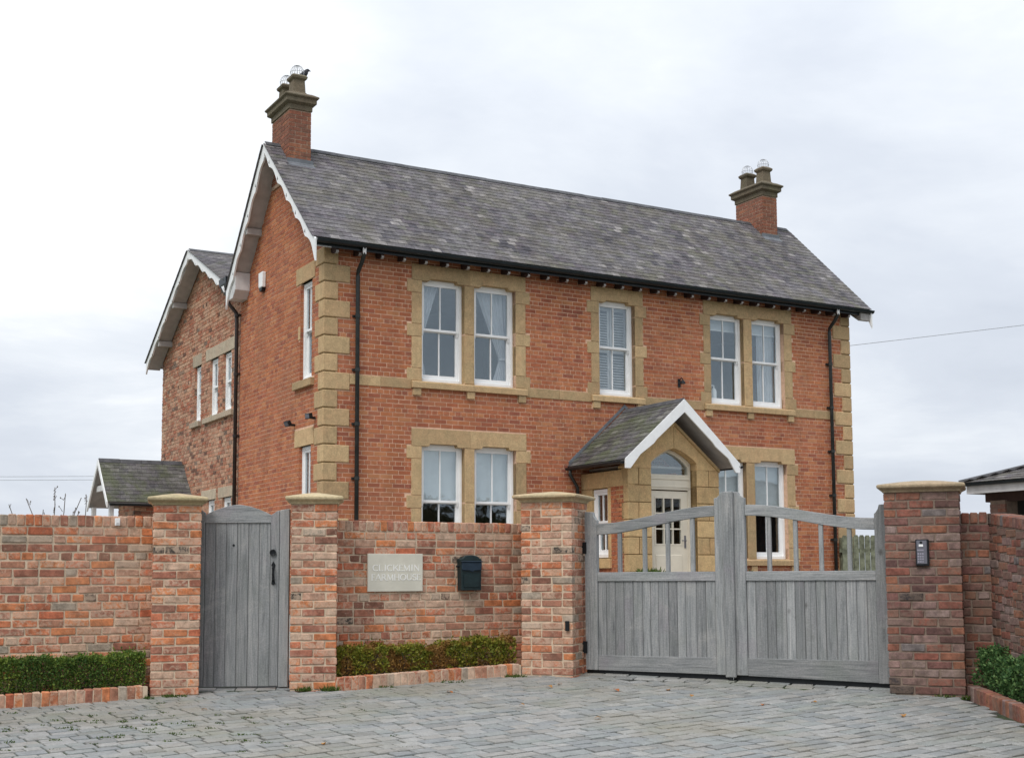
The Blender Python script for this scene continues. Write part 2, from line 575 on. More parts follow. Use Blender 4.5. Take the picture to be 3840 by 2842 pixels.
def glass_mat():
    k = Mat('window_glass')
    k.n.remove(k.b)
    tr = k.n.new('ShaderNodeBsdfTransparent')
    tr.inputs[0].default_value = (0.95, 0.965, 0.965, 1)
    gl = k.n.new('ShaderNodeBsdfGlossy')
    gl.inputs['Color'].default_value = (0.80, 0.92, 1.0, 1)
    gl.inputs['Roughness'].default_value = 0.015
    lw = k.n.new('ShaderNodeLayerWeight')
    lw.inputs[0].default_value = 0.5
    fac = k.math('ADD', k.math('MULTIPLY', k.math('POWER', lw.outputs['Facing'], 4.0), 0.85), 0.105, clamp=True)
    v = k.coord((1, 1, 1), 30)
    bp = k.n.new('ShaderNodeBump')
    bp.inputs['Strength'].default_value = 0.05
    bp.inputs['Distance'].default_value = 0.02
    k.l.new(k.noise(v, 2.5, 2, 0.5), bp.inputs['Height'])
    k.l.new(bp.outputs[0], gl.inputs['Normal'])
    mx = k.n.new('ShaderNodeMixShader')
    k.l.new(fac, mx.inputs[0])
    k.l.new(tr.outputs[0], mx.inputs[1])
    k.l.new(gl.outputs[0], mx.inputs[2])
    k.l.new(mx.outputs[0], k.out.inputs[0])
    return k.m


M['glass'] = glass_mat()


def sett_mat(name, dirt=0.6):
    k = Mat(name)
    u = k.rand()
    v = k.coord()
    st = [(0, (0.27, 0.278, 0.272)), (0.16, (0.31, 0.31, 0.298)), (0.33, (0.245, 0.256, 0.256)), (0.5, (0.30, 0.292, 0.272)), (0.66, (0.265, 0.278, 0.268)), (0.82, (0.335, 0.332, 0.315)), (0.93, (0.225, 0.228, 0.22))]
    base = k.ramp(u, st, const=True)
    n1 = k.noise(v, 14, 5, 0.65)
    base = k.mix(1.0, base, k.gray(k.maprange(n1, 0.28, 0.74, 0.86, 1.12)), 'MULTIPLY')
    wp = k.coord((1, 1, 1), 0, world=True)
    n2 = k.noise(wp, 0.55, 5, 0.6, 0.5)
    base = k.mix(k.maprange(n2, 0.44, 0.66, 0, dirt), base, (0.235, 0.21, 0.155))
    n7 = k.noise(k.coord((1, 1, 1), 0, world=True), 3.2, 6, 0.7, 0.8)
    base = k.mix(k.maprange(n7, 0.52, 0.72, 0, 0.4), base, (0.135, 0.13, 0.11))
    n4 = k.noise(wp, 1.1, 4, 0.6)
    base = k.mix(k.maprange(n4, 0.52, 0.72, 0, 0.3), base, (0.20, 0.235, 0.165))
    n3 = k.noise(v, 70, 3, 0.6)
    base = k.mix(1.0, base, k.gray(k.maprange(n3, 0.3, 0.7, 0.85, 1.12)), 'MULTIPLY')
    k.color(base).rough(k.maprange(n2, 0.4, 0.7, 0.5, 0.72))
    k.bump(k.math('ADD', n1, k.math('MULTIPLY', n3, 0.35)), 0.55, 0.007)
    return k.m


M['sett'] = sett_mat('granite_sett')


def joint_mat():
    k = Mat('paving_joint')
    wp = k.coord((1, 1, 1), 0, world=True)
    n2 = k.noise(wp, 0.7, 4, 0.6)
    n1 = k.noise(wp, 30, 5, 0.7)
    base = k.mix(k.maprange(n2, 0.40, 0.62), (0.040, 0.042, 0.038), (0.040, 0.062, 0.018))
    base = k.mix(1.0, base, k.gray(k.maprange(n1, 0.3, 0.7, 0.65, 1.35)), 'MULTIPLY')
    k.color(base).rough(0.95)
    k.bump(n1, 0.8, 0.01)
    return k.m


M['joint'] = joint_mat()


def grass_ground():
    k = Mat('grass_ground')
    wp = k.coord((1, 1, 1), 0, world=True)
    n1 = k.noise(wp, 0.2, 6, 0.6)
    n2 = k.noise(wp, 8, 5, 0.7)
    base = k.mix(k.maprange(n1, 0.35, 0.65), (0.045, 0.07, 0.022), (0.075, 0.085, 0.035))
    k.color(k.mix(1.0, base, k.gray(k.maprange(n2, 0.3, 0.7, 0.7, 1.3)), 'MULTIPLY')).rough(0.95)
    k.bump(n2, 0.6, 0.03)
    return k.m


M['grass_ground'] = grass_ground()


def gravel_mat():
    k = Mat('gravel')
    wp = k.coord((1, 1, 1), 0, world=True)
    n = k.noise(wp, 60, 4, 0.7)
    k.color(k.ramp(n, [(0.3, (0.16, 0.15, 0.13)), (0.7, (0.40, 0.38, 0.34))])).rough(0.9)
    k.bump(n, 0.8, 0.02)
    return k.m


M['gravel'] = gravel_mat()


def leaf_mat(name, stops, patch=None, scale=4.0):
    k = Mat(name)
    u = k.rand()
    base = k.ramp(u, stops)
    if patch:
        wp = k.coord((1, 1, 1), 0, world=True)
        n = k.noise(wp, scale, 3, 0.6, 0.3)
        base = k.mix(k.maprange(n, patch[1], patch[2], 0, patch[3]), base, patch[0])
    k.color(base).rough(0.6)
    k.b.inputs['Specular IOR Level'].default_value = 0.25
    tr = k.n.new('ShaderNodeBsdfTranslucent')
    k.l.new(base, tr.inputs[0])
    mx = k.n.new('ShaderNodeMixShader')
    mx.inputs[0].default_value = 0.25
    k.l.new(k.b.outputs[0], mx.inputs[1])
    k.l.new(tr.outputs[0], mx.inputs[2])
    k.l.new(mx.outputs[0], k.out.inputs[0])
    return k.m


M['leaf_a'] = leaf_mat('hedge_leaf_green', [(0, (0.055, 0.115, 0.024)), (0.5, (0.13, 0.21, 0.038)), (1, (0.26, 0.33, 0.06))], ((0.035, 0.095, 0.03), 0.45, 0.65, 0.5), 3.0)
M['leaf_b'] = leaf_mat('hedge_leaf_tinged', [(0, (0.11, 0.14, 0.02)), (0.5, (0.22, 0.24, 0.03)), (1, (0.36, 0.31, 0.05))], ((0.30, 0.15, 0.05), 0.47, 0.57, 0.85), 3.6)
M['leaf_c'] = leaf_mat('hedge_leaf_bluegreen', [(0, (0.03, 0.08, 0.026)), (0.5, (0.075, 0.16, 0.05)), (1, (0.17, 0.27, 0.09))])
M['leaf_row'] = leaf_mat('added_hedge_leaf', [(0, (0.05, 0.045, 0.02)), (0.5, (0.09, 0.06, 0.025)), (1, (0.06, 0.07, 0.025))])
M['leaf_w'] = leaf_mat('weed_leaf', [(0, (0.04, 0.085, 0.012)), (1, (0.11, 0.15, 0.03))])
M['leaf_fall'] = leaf_mat('fallen_leaf', [(0, (0.42, 0.14, 0.05)), (0.5, (0.48, 0.24, 0.07)), (1, (0.20, 0.10, 0.045))])
# ================================================================== GROUND
SLOPE = 0.06


def gz(y):
    return min(0.18 + SLOPE * (y - 13.0), 0.6)


def struct(o):
    o['kind'] = 'structure'
    return o


mb = MB()
ys = [-900, -8, 20.0, 900]
zs = [gz(-8) - 0.03, gz(-8) - 0.03, 0.57, 0.57]
mb.add([(x, y, z) for y, z in zip(ys, zs) for x in (-900, 900)], [(2 * i, 2 * i + 1, 2 * i + 3, 2 * i + 2) for i in range(3)])
struct(mb.build('ground', M['grass_ground']))

TH = 0.51969
HX, HY, HZ = -3.0750, 21.1682, 0.6
mb = MB()
ys = [13.3, 20.0, 45.0]
mb.add([(x, y, gz(y) - 0.012) for y in ys for x in (-11, 13)], [(0, 1, 3, 2), (2, 3, 5, 4)])
struct(mb.build('yard', M['gravel']))

# driveway sheet in its own sloping frame; the setts are laid on it
drive = MB().add([(-11, -19, -0.014), (11, -19, -0.014), (11, 1.4, -0.014), (-11, 1.4, -0.014)], [(0, 1, 2, 3)]).build('driveway', M['joint'])
struct(drive)
drive.location = (0, 13.0, 0.18)
drive.rotation_euler = (math.atan(SLOPE), 0, 0)
CS = math.cos(math.atan(SLOPE))

# line of walls, pillars and gates (world x, y)
G0 = Vector((0.765, 13.66)); G1 = Vector((3.58, 12.42))
GA = math.atan2(G1.y - G0.y, G1.x - G0.x)
GD = (G1 - G0).normalized()
GN = Vector((GD.y, -GD.x))          # towards the camera
PAVE = [(-7.6, 7.2), (4.02, 7.2), (4.02, 11.78), (4.08, 11.95), (3.45, 12.2), (3.5, 12.3), (0.8, 13.5), (0.64, 13.36), (0.09, 13.5), (-1.67, 12.5),
        (-2.1, 12.45), (-2.05, 12.66), (-3.0, 12.62), (-2.9, 12.28), (-3.32, 12.13), (-4.46, 11.49), (-7.6, 9.95)]


def inside(x, y, poly):
    c = False
    j = len(poly) - 1
    for i in range(len(poly)):
        xi, yi = poly[i]; xj, yj = poly[j]
        if (yi > y) != (yj > y) and x < (xj - xi) * (y - yi) / (yj - yi) + xi:
            c = not c
        j = i
    return c


def sett_geo(mb, cx, cy, L, W, ang, dz, rnd):
    """one sett: worn block with a rounded rim; cx, cy in the sheet's frame"""
    ca, sa = math.cos(ang), math.sin(ang)
    jit = [(rnd.uniform(-.006, .006), rnd.uniform(-.006, .006)) for _ in range(4)]
    cor = [(-L / 2, -W / 2), (L / 2, -W / 2), (L / 2, W / 2), (-L / 2, W / 2)]
    tl = [rnd.uniform(-.0025, .0025) for _ in range(4)]
    rings = []
    for ins, z in ((0, -.03), (0, -.006), (.003, -.0015), (.008, 0)):
        ring = []
        for (x, y), (jx, jy), t in zip(cor, jit, tl):
            x2 = (abs(x) - ins) * (1 if x > 0 else -1) + jx
            y2 = (abs(y) - ins) * (1 if y > 0 else -1) + jy
            ring.append((cx + x2 * ca - y2 * sa, cy + x2 * sa + y2 * ca, z + dz + (t if ins else 0)))
        rings.append(ring)
    n = len(mb.v)
    mb.v += [p for r in rings for p in r]
    for i in range(3):
        for k in range(4):
            mb.f.append((n + i * 4 + k, n + i * 4 + (k + 1) % 4, n + (i + 1) * 4 + (k + 1) % 4, n + (i + 1) * 4 + k))
    mb.f.append((n + 12, n + 13, n + 14, n + 15))


rs = random.Random(5)
SA = R(34.0)
ca, sa = math.cos(SA), math.sin(SA)
setts = []
p = -14.0
while p < 14.0:
    W = rs.choice((0.125, 0.14, 0.14, 0.155))
    q = -14.0 + rs.uniform(0, .2)
    while q < 16:
        L = rs.choice((0.13, 0.175, 0.175, 0.215, 0.235))
        a, b = q + L / 2, p + W / 2
        wx = a * ca - b * sa
        wy = 10.0 + a * sa + b * ca
        if inside(wx, wy, PAVE):
            setts.append((wx, wy, L - .017, W - .019, SA))
        q += L
    p += W
# two border courses of bigger setts in front of the double gate, parallel to it
band = []
for row in range(-3, 2):
    t = -0.02 + (0.12 if row % 2 else 0)
    while t < 3.0:
        L = rs.choice((0.22, 0.27, 0.31))
        c = G0 + GD * (t + L / 2) + GN * (0.03 + 0.165 * row)
        band.append((c.x, c.y, L - .016, 0.148, GA))
        t += L
setts = [s for s in setts if not (0.0 < (Vector((s[0], s[1])) - G0).dot(GD) < 3.0 and (Vector((s[0], s[1])) - G0).dot(GN) < 0.31)]
# threshold course below the pedestrian gate
for k in range(5):
    band.append((-2.93 + 0.19 * k, 12.60 + 0.013 * k, 0.18, 0.13, R(4)))
setts = [s for s in setts if not (-3.05 < s[0] < -2.08 and 12.52 < s[1])] + band


def in_view(x, y):
    return abs(x) < 0.40 * y and y > 8.7


setts.sort(key=lambda s: (0 if in_view(s[0], s[1]) else 1, s[1] + abs(s[0]) * 0.05))
protos = {}
for i in range(8):
    L = (0.12, 0.165, 0.205, 0.225)[i % 4]
    m_ = MB()
    sett_geo(m_, 0, 0, L, 0.13, 0, 0, rs)
    protos[i] = (L, m_.mesh('sett', M['sett']))
rest = MB()
nobj = 0
for (x, y, L, W, ang) in setts:
    yl = (y - 13.0) / CS
    dz = rs.uniform(-.003, .003)
    if nobj < 300 and in_view(x, y):
        k = min(range(8), key=lambda i: abs(protos[i][0] - L) + rs.random() * .004)
        piece('sett', protos[k][1], drive, (x, yl, dz), (L / protos[k][0], W / 0.13, 1), (rs.uniform(-.012, .012), rs.uniform(-.012, .012), ang + rs.uniform(-.02, .02)))
        nobj += 1
    else:
        sett_geo(rest, x, yl, L, W, ang + rs.uniform(-.02, .02), dz, rs)
rest.build('setts', M['sett'], drive, 'stuff')
# ================================================================== FARMHOUSE
house = empty('farmhouse', (HX, HY, HZ), TH)
tag(house, 'large red brick farmhouse with sandstone window surrounds, slate roof and gabled porch', 'house')
cH, sH = math.cos(TH), math.sin(TH)


def HW(u, v, z):
    return (HX + u * cH - v * sH, HY + u * sH + v * cH, HZ + z)


def Z(z):           # height above the camera -> height above the house base
    return z + 0.6


UR = 11.663
Q0 = Z(1.5697)
CP = 0.075
QZ = [Q0 + 0.3 * k for k in range(-8, 14)]      # quoin bed joints
ZEAVE = Z(5.50)

# --- bond: three stretcher courses to one header course


def bond_rects(a0, a1, z0, z1, excl, clip=None, ph=0.0, header=4):
    out = []
    k0 = math.floor((z0 - Q0) / CP)
    k = k0
    while Q0 + k * CP < z1 - .01:
        zb = Q0 + k * CP
        zt = zb + CP
        if zb < z0 - .02:
            k += 1
            continue
        hd = (k % header == 0)
        L = 0.1125 if hd else 0.225
        off = (0.056 if hd else (0.1125 if k % 2 else 0.0)) + ph
        zm = (zb + zt) / 2
        cuts = [(e[0], e[1]) for e in excl if e[2] < zm < e[3]]
        a = a0 - 0.225 + (off % L)
        while a < a1:
            s, t = max(a + .0062, a0), min(a + L - .0062, a1)
            segs = [(s, t)] if t - s > .02 else []
            for c0, c1 in cuts:
                ns = []
                for (x, y) in segs:
                    if c1 <= x or c0 >= y:
                        ns.append((x, y))
                    else:
                        if c0 - .005 - x > .025:
                            ns.append((x, c0 - .005))
                        if y - c1 - .005 > .025:
                            ns.append((c1 + .005, y))
                segs = ns
            for (x, y) in segs:
                if clip and not clip((x + y) / 2, zt):
                    continue
                out.append((x, y, zb + .0068, zt - .0068))
            a += L
        k += 1
    return out


def wall_shell(mb, a0, a1, z0, z1, holes, m, d, depth=0.14):
    """flat mortar sheet with rectangular holes and returns"""
    xs = sorted({a0, a1, *[h[0] for h in holes], *[h[1] for h in holes]})
    zs_ = sorted({z0, z1, *[h[2] for h in holes], *[h[3] for h in holes]})
    for i in range(len(xs) - 1):
        for j in range(len(zs_) - 1):
            xm, zm = (xs[i] + xs[i + 1]) / 2, (zs_[j] + zs_[j + 1]) / 2
            if any(h[0] < xm < h[1] and h[2] < zm < h[3] for h in holes):
                continue
            mb.add([m(xs[i], zs_[j], d), m(xs[i + 1], zs_[j], d), m(xs[i + 1], zs_[j + 1], d), m(xs[i], zs_[j + 1], d)], [(0, 1, 2, 3)])
    for h in holes:
        a, b, c, e = h
        for p_, q_ in (((a, c), (a, e)), ((a, e), (b, e)), ((b, e), (b, c)), ((b, c), (a, c))):
            mb.add([m(p_[0], p_[1], d), m(q_[0], q_[1], d), m(q_[0], q_[1], d + depth), m(p_[0], p_[1], d + depth)], [(0, 1, 2, 3)])


# --- window groups of the front: (surround L, R, [(opening a0, a1)...], sill top, opening top, lintel height, has band)
ZS, ZO = Z(3.336), Z(5.081)
GS, GO = Z(0.33), Z(2.224)
GROUPS = [(1.585, 3.833, [(1.777, 2.602), (2.795, 3.629)], ZS, ZO, 0.275, 'u'),
          (5.236, 6.400, [(5.412, 6.221)], ZS, ZO, 0.275, 'u'),
          (7.842, 10.09, [(8.011, 8.844), (9.057, 9.888)], ZS, ZO, 0.275, 'u'),
          (1.585, 3.833, [(1.777, 2.602), (2.795, 3.629)], GS, GO, 0.297, 'g'),
          (7.842, 10.09, [(8.011, 8.844), (9.057, 9.888)], GS, GO, 0.297, 'g')]
excl = []
holes = []
EAR = 0.088


def ear_ranges(s, o):
    h = o - s
    return [(s, s + 0.22), (s + h / 2 - 0.11, s + h / 2 + 0.11), (o - 0.22, o)]


for (L, Rr, ops, s, o, lh, kd) in GROUPS:
    excl.append((L, Rr, s - 0.128, o + lh))
    for e0, e1 in ear_ranges(s, o):
        excl += [(L - EAR, L, e0, e1), (Rr, Rr + EAR, e0, e1)]
    for a, b in ops:
        holes.append((a, b, s, o + .046))
    for c in ([L + .09, (L + Rr) / 2, Rr - .09] if len(ops) == 2 else [L + .09, Rr - .09]):
        excl.append((c - .08, c + .08, s - 0.26, s - 0.12))
for k in range(len(QZ) - 1):
    long = (k % 2 == 1)
    w = 0.45 if long else 0.235
    excl += [(0, w, QZ[k], QZ[k + 1]), (UR - w, UR, QZ[k], QZ[k + 1])]
BZ0, BZ1 = Z(3.191), Z(3.358)
for a, b in ((0.45, 1.585), (3.833, 5.236), (6.40, 7.842), (10.09, UR - .45)):
    excl.append((a, b, BZ0, BZ1))
excl.append((5.10, 6.82, 0, Z(1.85)))

fw = MB()
wall_shell(fw, 0.0, UR, 0.0, ZEAVE + .05, holes, XZ, 0.005, 0.10)
front_wall = fw.build('front_wall', M['mortar'], house)
rects = bond_rects(0.0, UR, 0.0, ZEAVE, excl)
CAMV = CAM


def dist_front(r):
    w = HW((r[0] + r[1]) / 2, 0, (r[2] + r[3]) / 2)
    return (Vector(w) - CAMV).length


cand = [r for r in rects if r[1] - r[0] > 0.19 and (r[2] - 0.6) > 1.05]
cand.sort(key=dist_front)
big = set(cand[:300])
unit = []
for i in range(4):
    rb = random.Random(i)
    m_ = MB().box(-.5, .5, 0, 1, -.5, .5, 'k')
    m_.v = [(x, y + (rb.uniform(0, .05) if y < .5 else 0), z) for x, y, z in m_.v]
    unit.append(m_.mesh('brick', M['brick']))
rb = random.Random(3)
bst = MB()
for r in rects:
    pr = rb.uniform(-.0015, .0025)
    if r in big:
        piece('brick', rb.choice(unit), front_wall, ((r[0] + r[1]) / 2, -pr, (r[2] + r[3]) / 2), (r[1] - r[0], 0.03, r[3] - r[2]))
    else:
        bst.box(r[0], r[1], -pr, 0.03, r[2], r[3], 'k')
bst.build('bricks', M['brick'], front_wall, 'stuff')

# --- side (gable) wall of the main block and the flush wing behind it
VM = 4.37          # depth of the main block
VW = 10.12         # end of the wing
RV, RZ = 2.2, Z(7.82)        # main ridge
EV, EZ = -0.30, Z(5.52)      # front eave (outer edge of slates)
BV, BZ = 4.30, Z(5.52)       # rear foot of the main roof
WV, WZ = 7.0, Z(6.92)        # wing ridge
WEV, WEZ = 10.34, Z(4.98)    # wing rear eave
WFV, WFZ = 4.45, Z(5.74)     # wing front foot (valley)
UL, UO = -0.30, 11.98        # verges


def zmain(v):
    return EZ + (RZ - EZ) * (v - EV) / (RV - EV) if v < RV else RZ + (BZ - RZ) * (v - RV) / (BV - RV)


def zwing(v):
    return WFZ + (WZ - WFZ) * (v - WFV) / (WV - WFV) if v < WV else WZ + (WEZ - WZ) * (v - WV) / (WEV - WV)


side_win = [(0.557, 1.105, Z(3.336), Z(5.037)), (0.557, 1.105, Z(0.33), Z(2.22))]
sx = []
for k in range(len(QZ) - 1):
    w = 0.225 if (k % 2 == 1) else 0.385
    sx.append((0, w, QZ[k], QZ[k + 1]))
for h in side_win:
    sx += [(h[0], h[1], h[2], h[3]), (h[0] - .127, h[1] + .21, h[3], h[3] + .29), (h[0] - .12, h[1] + .215, h[2] - .128, h[2])]
sx += [(1.105, 1.195, Z(4.05), Z(4.28)), (1.105, 1.195, Z(1.1), Z(1.33))]
sw = MB()
wall_shell(sw, 0.0, VM, 0.0, Z(5.3), side_win, YZ, 0.005, 0.10)
gp = [(0, Z(5.3))] + [(v, min(zmain(v) - .05, RZ)) for v in (0.0, 1.1, RV, 3.3, VM)] + [(VM, Z(5.3))]
sw.add([YZ(a, b, .005) for a, b in gp], [tuple(range(len(gp)))])
side_wall = sw.build('side_wall', M['mortar'], house)
rects = bond_rects(0.0, VM, 0.0, RZ, sx, clip=lambda a, z: z < zmain(a) - .06, ph=.05)
bst = MB()
for a, b, c, d in rects:
    bst.box(-rb.uniform(-.0015, .0025), 0.03, a, b, c, d, 'r')
# brick reveals of the side windows
for h in side_win:
    z = Q0 + CP * math.ceil((h[2] - Q0) / CP)
    while z < h[3] - .03:
        bst.box(0.0, 0.10, h[1] - .004, h[1] + .03, z + .005, z + CP - .005, 'kr')
        bst.box(0.0, 0.10, h[0] - .03, h[0] + .004, z + .005, z + CP - .005, 'fr')
        z += CP
bst.build('bricks', M['brick'], side_wall, 'stuff')

WX = 0.02
wing_win = [(4.98, 5.50, Z(3.30), Z(4.50)), (5.86, 6.40, Z(3.30), Z(4.50)), (7.05, 7.50, Z(3.30), Z(4.50)), (5.95, 6.50, Z(0.40), Z(1.60)), (4.88, 5.45, Z(0.40), Z(1.60))]
wx = []
for h in wing_win:
    wx.append(h)
wx += [(4.78, 6.684, Z(4.50), Z(4.75)), (7.0, 7.64, Z(4.50), Z(4.75)), (5.86, 6.86, Z(1.60), Z(1.81)), (4.72, 5.70, Z(1.60), Z(1.81)),
       (4.76, 6.70, Z(3.19), Z(3.30)), (6.98, 7.64, Z(3.19), Z(3.30))]
ww = MB()
wall_shell(ww, VM, VW, 0.0, Z(5.0), wing_win, YZ, WX + .009, 0.12)
gp = [(VM, Z(5.0)), (VM, WFZ - .1), (WV, WZ - .06), (VW, zwing(VW) - .06), (VW, Z(5.0))]
ww.add([YZ(a, b, WX + .009) for a, b in gp], [tuple(range(len(gp)))])
wing_wall = ww.build('wing_wall', M['mortar_old'], house)
rects = bond_rects(VM, VW, 0.0, WZ, wx, clip=lambda a, z: z < zwing(a) - .06, ph=.03, header=5)
bst = MB()
for a, b, c, d in rects:
    bst.box(WX - rb.uniform(-.004, .006), WX + .03, a + rb.uniform(0, .006), b - rb.uniform(0, .006), c, d, 'r')
for h in wing_win:
    z = Q0 + CP * math.ceil((h[2] - Q0) / CP)
    while z < h[3] - .03:
        bst.box(WX, WX + 0.12, h[1] - .004, h[1] + .03, z + .005, z + CP - .005, 'kr')
        z += CP
bst.build('bricks', M['brick_wing'], wing_wall, 'stuff')

# far walls close the house
rw = MB()
rw.add([(UR, 0, 0), (UR, VM, 0), (UR, VM, Z(5.3)), (UR, RV, RZ - .1), (UR, 0, Z(5.3))], [(0, 1, 2, 3, 4)])
rw.add([(8.0, VM, 0), (8.0, VW, 0), (8.0, VW, Z(4.9)), (8.0, WV, WZ - .1), (8.0, VM, Z(5.4))], [(0, 1, 2, 3, 4)])
rw.add([(0.03, VW, 0), (8.0, VW, 0), (8.0, VW, Z(4.95)), (0.03, VW, Z(4.95))], [(0, 1, 2, 3)])
rw.add([(8.0, VM, 0), (UR, VM, 0), (UR, VM, Z(5.4)), (8.0, VM, Z(5.4))], [(0, 1, 2, 3)])
rw.build('rear_wall', M['brick'], house)
# rooms behind the windows: back partition and floors
im = MB()
im.add([(0.05, 3.0, 0), (UR - .05, 3.0, 0), (UR - .05, 3.0, Z(5.3)), (0.05, 3.0, Z(5.3))], [(0, 1, 2, 3)])
im.box(0.05, UR - .05, 0.35, VM - .05, Z(2.55), Z(2.75))
im.box(0.05, UR - .05, 0.35, VM - .05, Z(5.2), Z(5.24))
for x in (4.6, 7.1):
    im.box(x, x + .12, 0.35, VM - .1, 0, Z(5.2))
im.build('interior_wall', M['plaster'], house)

# --- quoins


def quoin(x0, x1, y0, y1, z0, z1):
    cx, cy, cz = (x0 + x1) / 2, (y0 + y1) / 2, (z0 + z1) / 2
    m_ = MB().box(x0 - cx, x1 - cx, y0 - cy, y1 - cy, z0 - cz, z1 - cz)
    m_.build('quoin_stone', M['stone'], house, bevel=0.012, loc=(cx, cy, cz))


for k in range(len(QZ) - 1):
    if QZ[k + 1] < 0.1:
        continue
    long = (k % 2 == 1)
    z1 = min(QZ[k + 1], Z(5.45))
    z0 = QZ[k] + .018
    quoin(-.022, 0.45 if long else 0.235, -.022, 0.225 if long else 0.385, z0, z1)
    quoin(UR - (0.45 if long else 0.235), UR + .022, -.022, 0.225 if long else 0.385, z0, z1)
# dark recess behind the quoin joints
MB().box(-.004, 0.2, -.004, 0.2, 0, Z(5.4)).build('quoin_joint', M['stone_joint'], house)
MB().box(UR - .2, UR + .004, -.004, 0.2, 0, Z(5.4)).build('quoin_joint', M['stone_joint'], house)

# --- stone surrounds


def stone_box(name, x0, x1, y0, y1, z0, z1, mat=None, bevel=0.006, parent=None):
    cx, cy, cz = (x0 + x1) / 2, (y0 + y1) / 2, (z0 + z1) / 2
    return MB().box(x0 - cx, x1 - cx, y0 - cy, y1 - cy, z0 - cz, z1 - cz).build(name, mat or M['stone'], parent or house, bevel=bevel, loc=(cx, cy, cz))


for (L, Rr, ops, s, o, lh, kd) in GROUPS:
    mid = (L + Rr) / 2
    spans = [(L, mid, ops[0]), (mid, Rr, ops[-1])] if len(ops) == 2 else [(L, Rr, ops[0])]
    for a, b, (p, q) in spans:
        t = 0.045
        poly = [(a + .001, o + .001), (p + .0, o + .001), (p + .14, o + .001), (p + .155, o + t), (q - .155, o + t), (q - .14, o + .001), (b - .001, o + .001), (b - .001, o + lh), (a + .001, o + lh)]
        MB().prism(poly, XZ, -.012, 0.14).build('lintel_stone', M['stone'], house)
    # jamb stones
    ears = ear_ranges(s, o)
    zz = [s] + [x for e in ears for x in e][1:]
    for side in (0, 1):
        e_in = ops[0][0] if side == 0 else ops[-1][1]
        e_out = L if side == 0 else Rr
        for i in range(len(zz) - 1):
            ear = (i % 2 == 0)
            ex = EAR if ear else 0
            if side == 0:
                stone_box('jamb_stone', e_out - ex, e_in, -.010, 0.14, zz[i] + .003, zz[i + 1] - .003)
            else:
                stone_box('jamb_stone', e_in, e_out + ex, -.010, 0.14, zz[i] + .003, zz[i + 1] - .003)
    if len(ops) == 2:
        hm = (s + o) / 2
        for z0, z1 in ((s, hm), (hm, o)):
            stone_box('mullion_stone', ops[0][1], ops[1][0], -.008, 0.14, z0 + .002, z1 - .002, bevel=0.012)
    # sill with its brackets
    m_ = MB().prism([(-.065, s - .128), (0.12, s - .128), (0.12, s + .002), (-.01, s - .001), (-.065, s - .03)], YZ, L - .01, Rr + .01)
    m_.build('sill_stone', M['stone'], house, bevel=0.005)
    for c in ([L + .09, mid, Rr - .09] if len(ops) == 2 else [L + .09, Rr - .09]):
        stone_box('sill_bracket', c - .075, c + .075, -.045, 0.05, s - .255, s - .13)
for a, b in ((0.45, 1.575), (3.843, 5.226), (6.41, 7.832), (10.10, UR - .45)):
    n = max(1, round((b - a) / 0.62))
    for i in range(n):
        stone_box('band_stone', a + (b - a) * i / n + .002, a + (b - a) * (i + 1) / n - .002, -.012, 0.05, BZ0, BZ1, bevel=.004)
for h in side_win:
    stone_box('lintel_stone', -.012, 0.10, h[0] - .127, h[1] + .21, h[3], h[3] + .29)
    MB().box(-.065, .1, h[0] - .11, h[1] + .215, h[2] - .128, h[2]).build('sill_stone', M['stone'], house, bevel=.005)
    zc = (h[2] + h[3]) / 2
    stone_box('jamb_stone', -.010, 0.1, h[1], h[1] + .09, zc - .115, zc + .115)
for a, b, c, d in ((4.78, 6.684, Z(4.50), Z(4.75)), (7.0, 7.64, Z(4.50), Z(4.75)), (5.86, 6.86, Z(1.60), Z(1.81)), (4.72, 5.70, Z(1.60), Z(1.81))):
    stone_box('lintel_stone', WX - .012, WX + .12, a, b, c, d, M['lintel_grey'])
for a, b in ((4.76, 6.70), (6.98, 7.64)):
    stone_box('sill_stone', WX - .07, WX + .12, a, b, Z(3.19), Z(3.30), M['lintel_grey'])

# --- sash windows


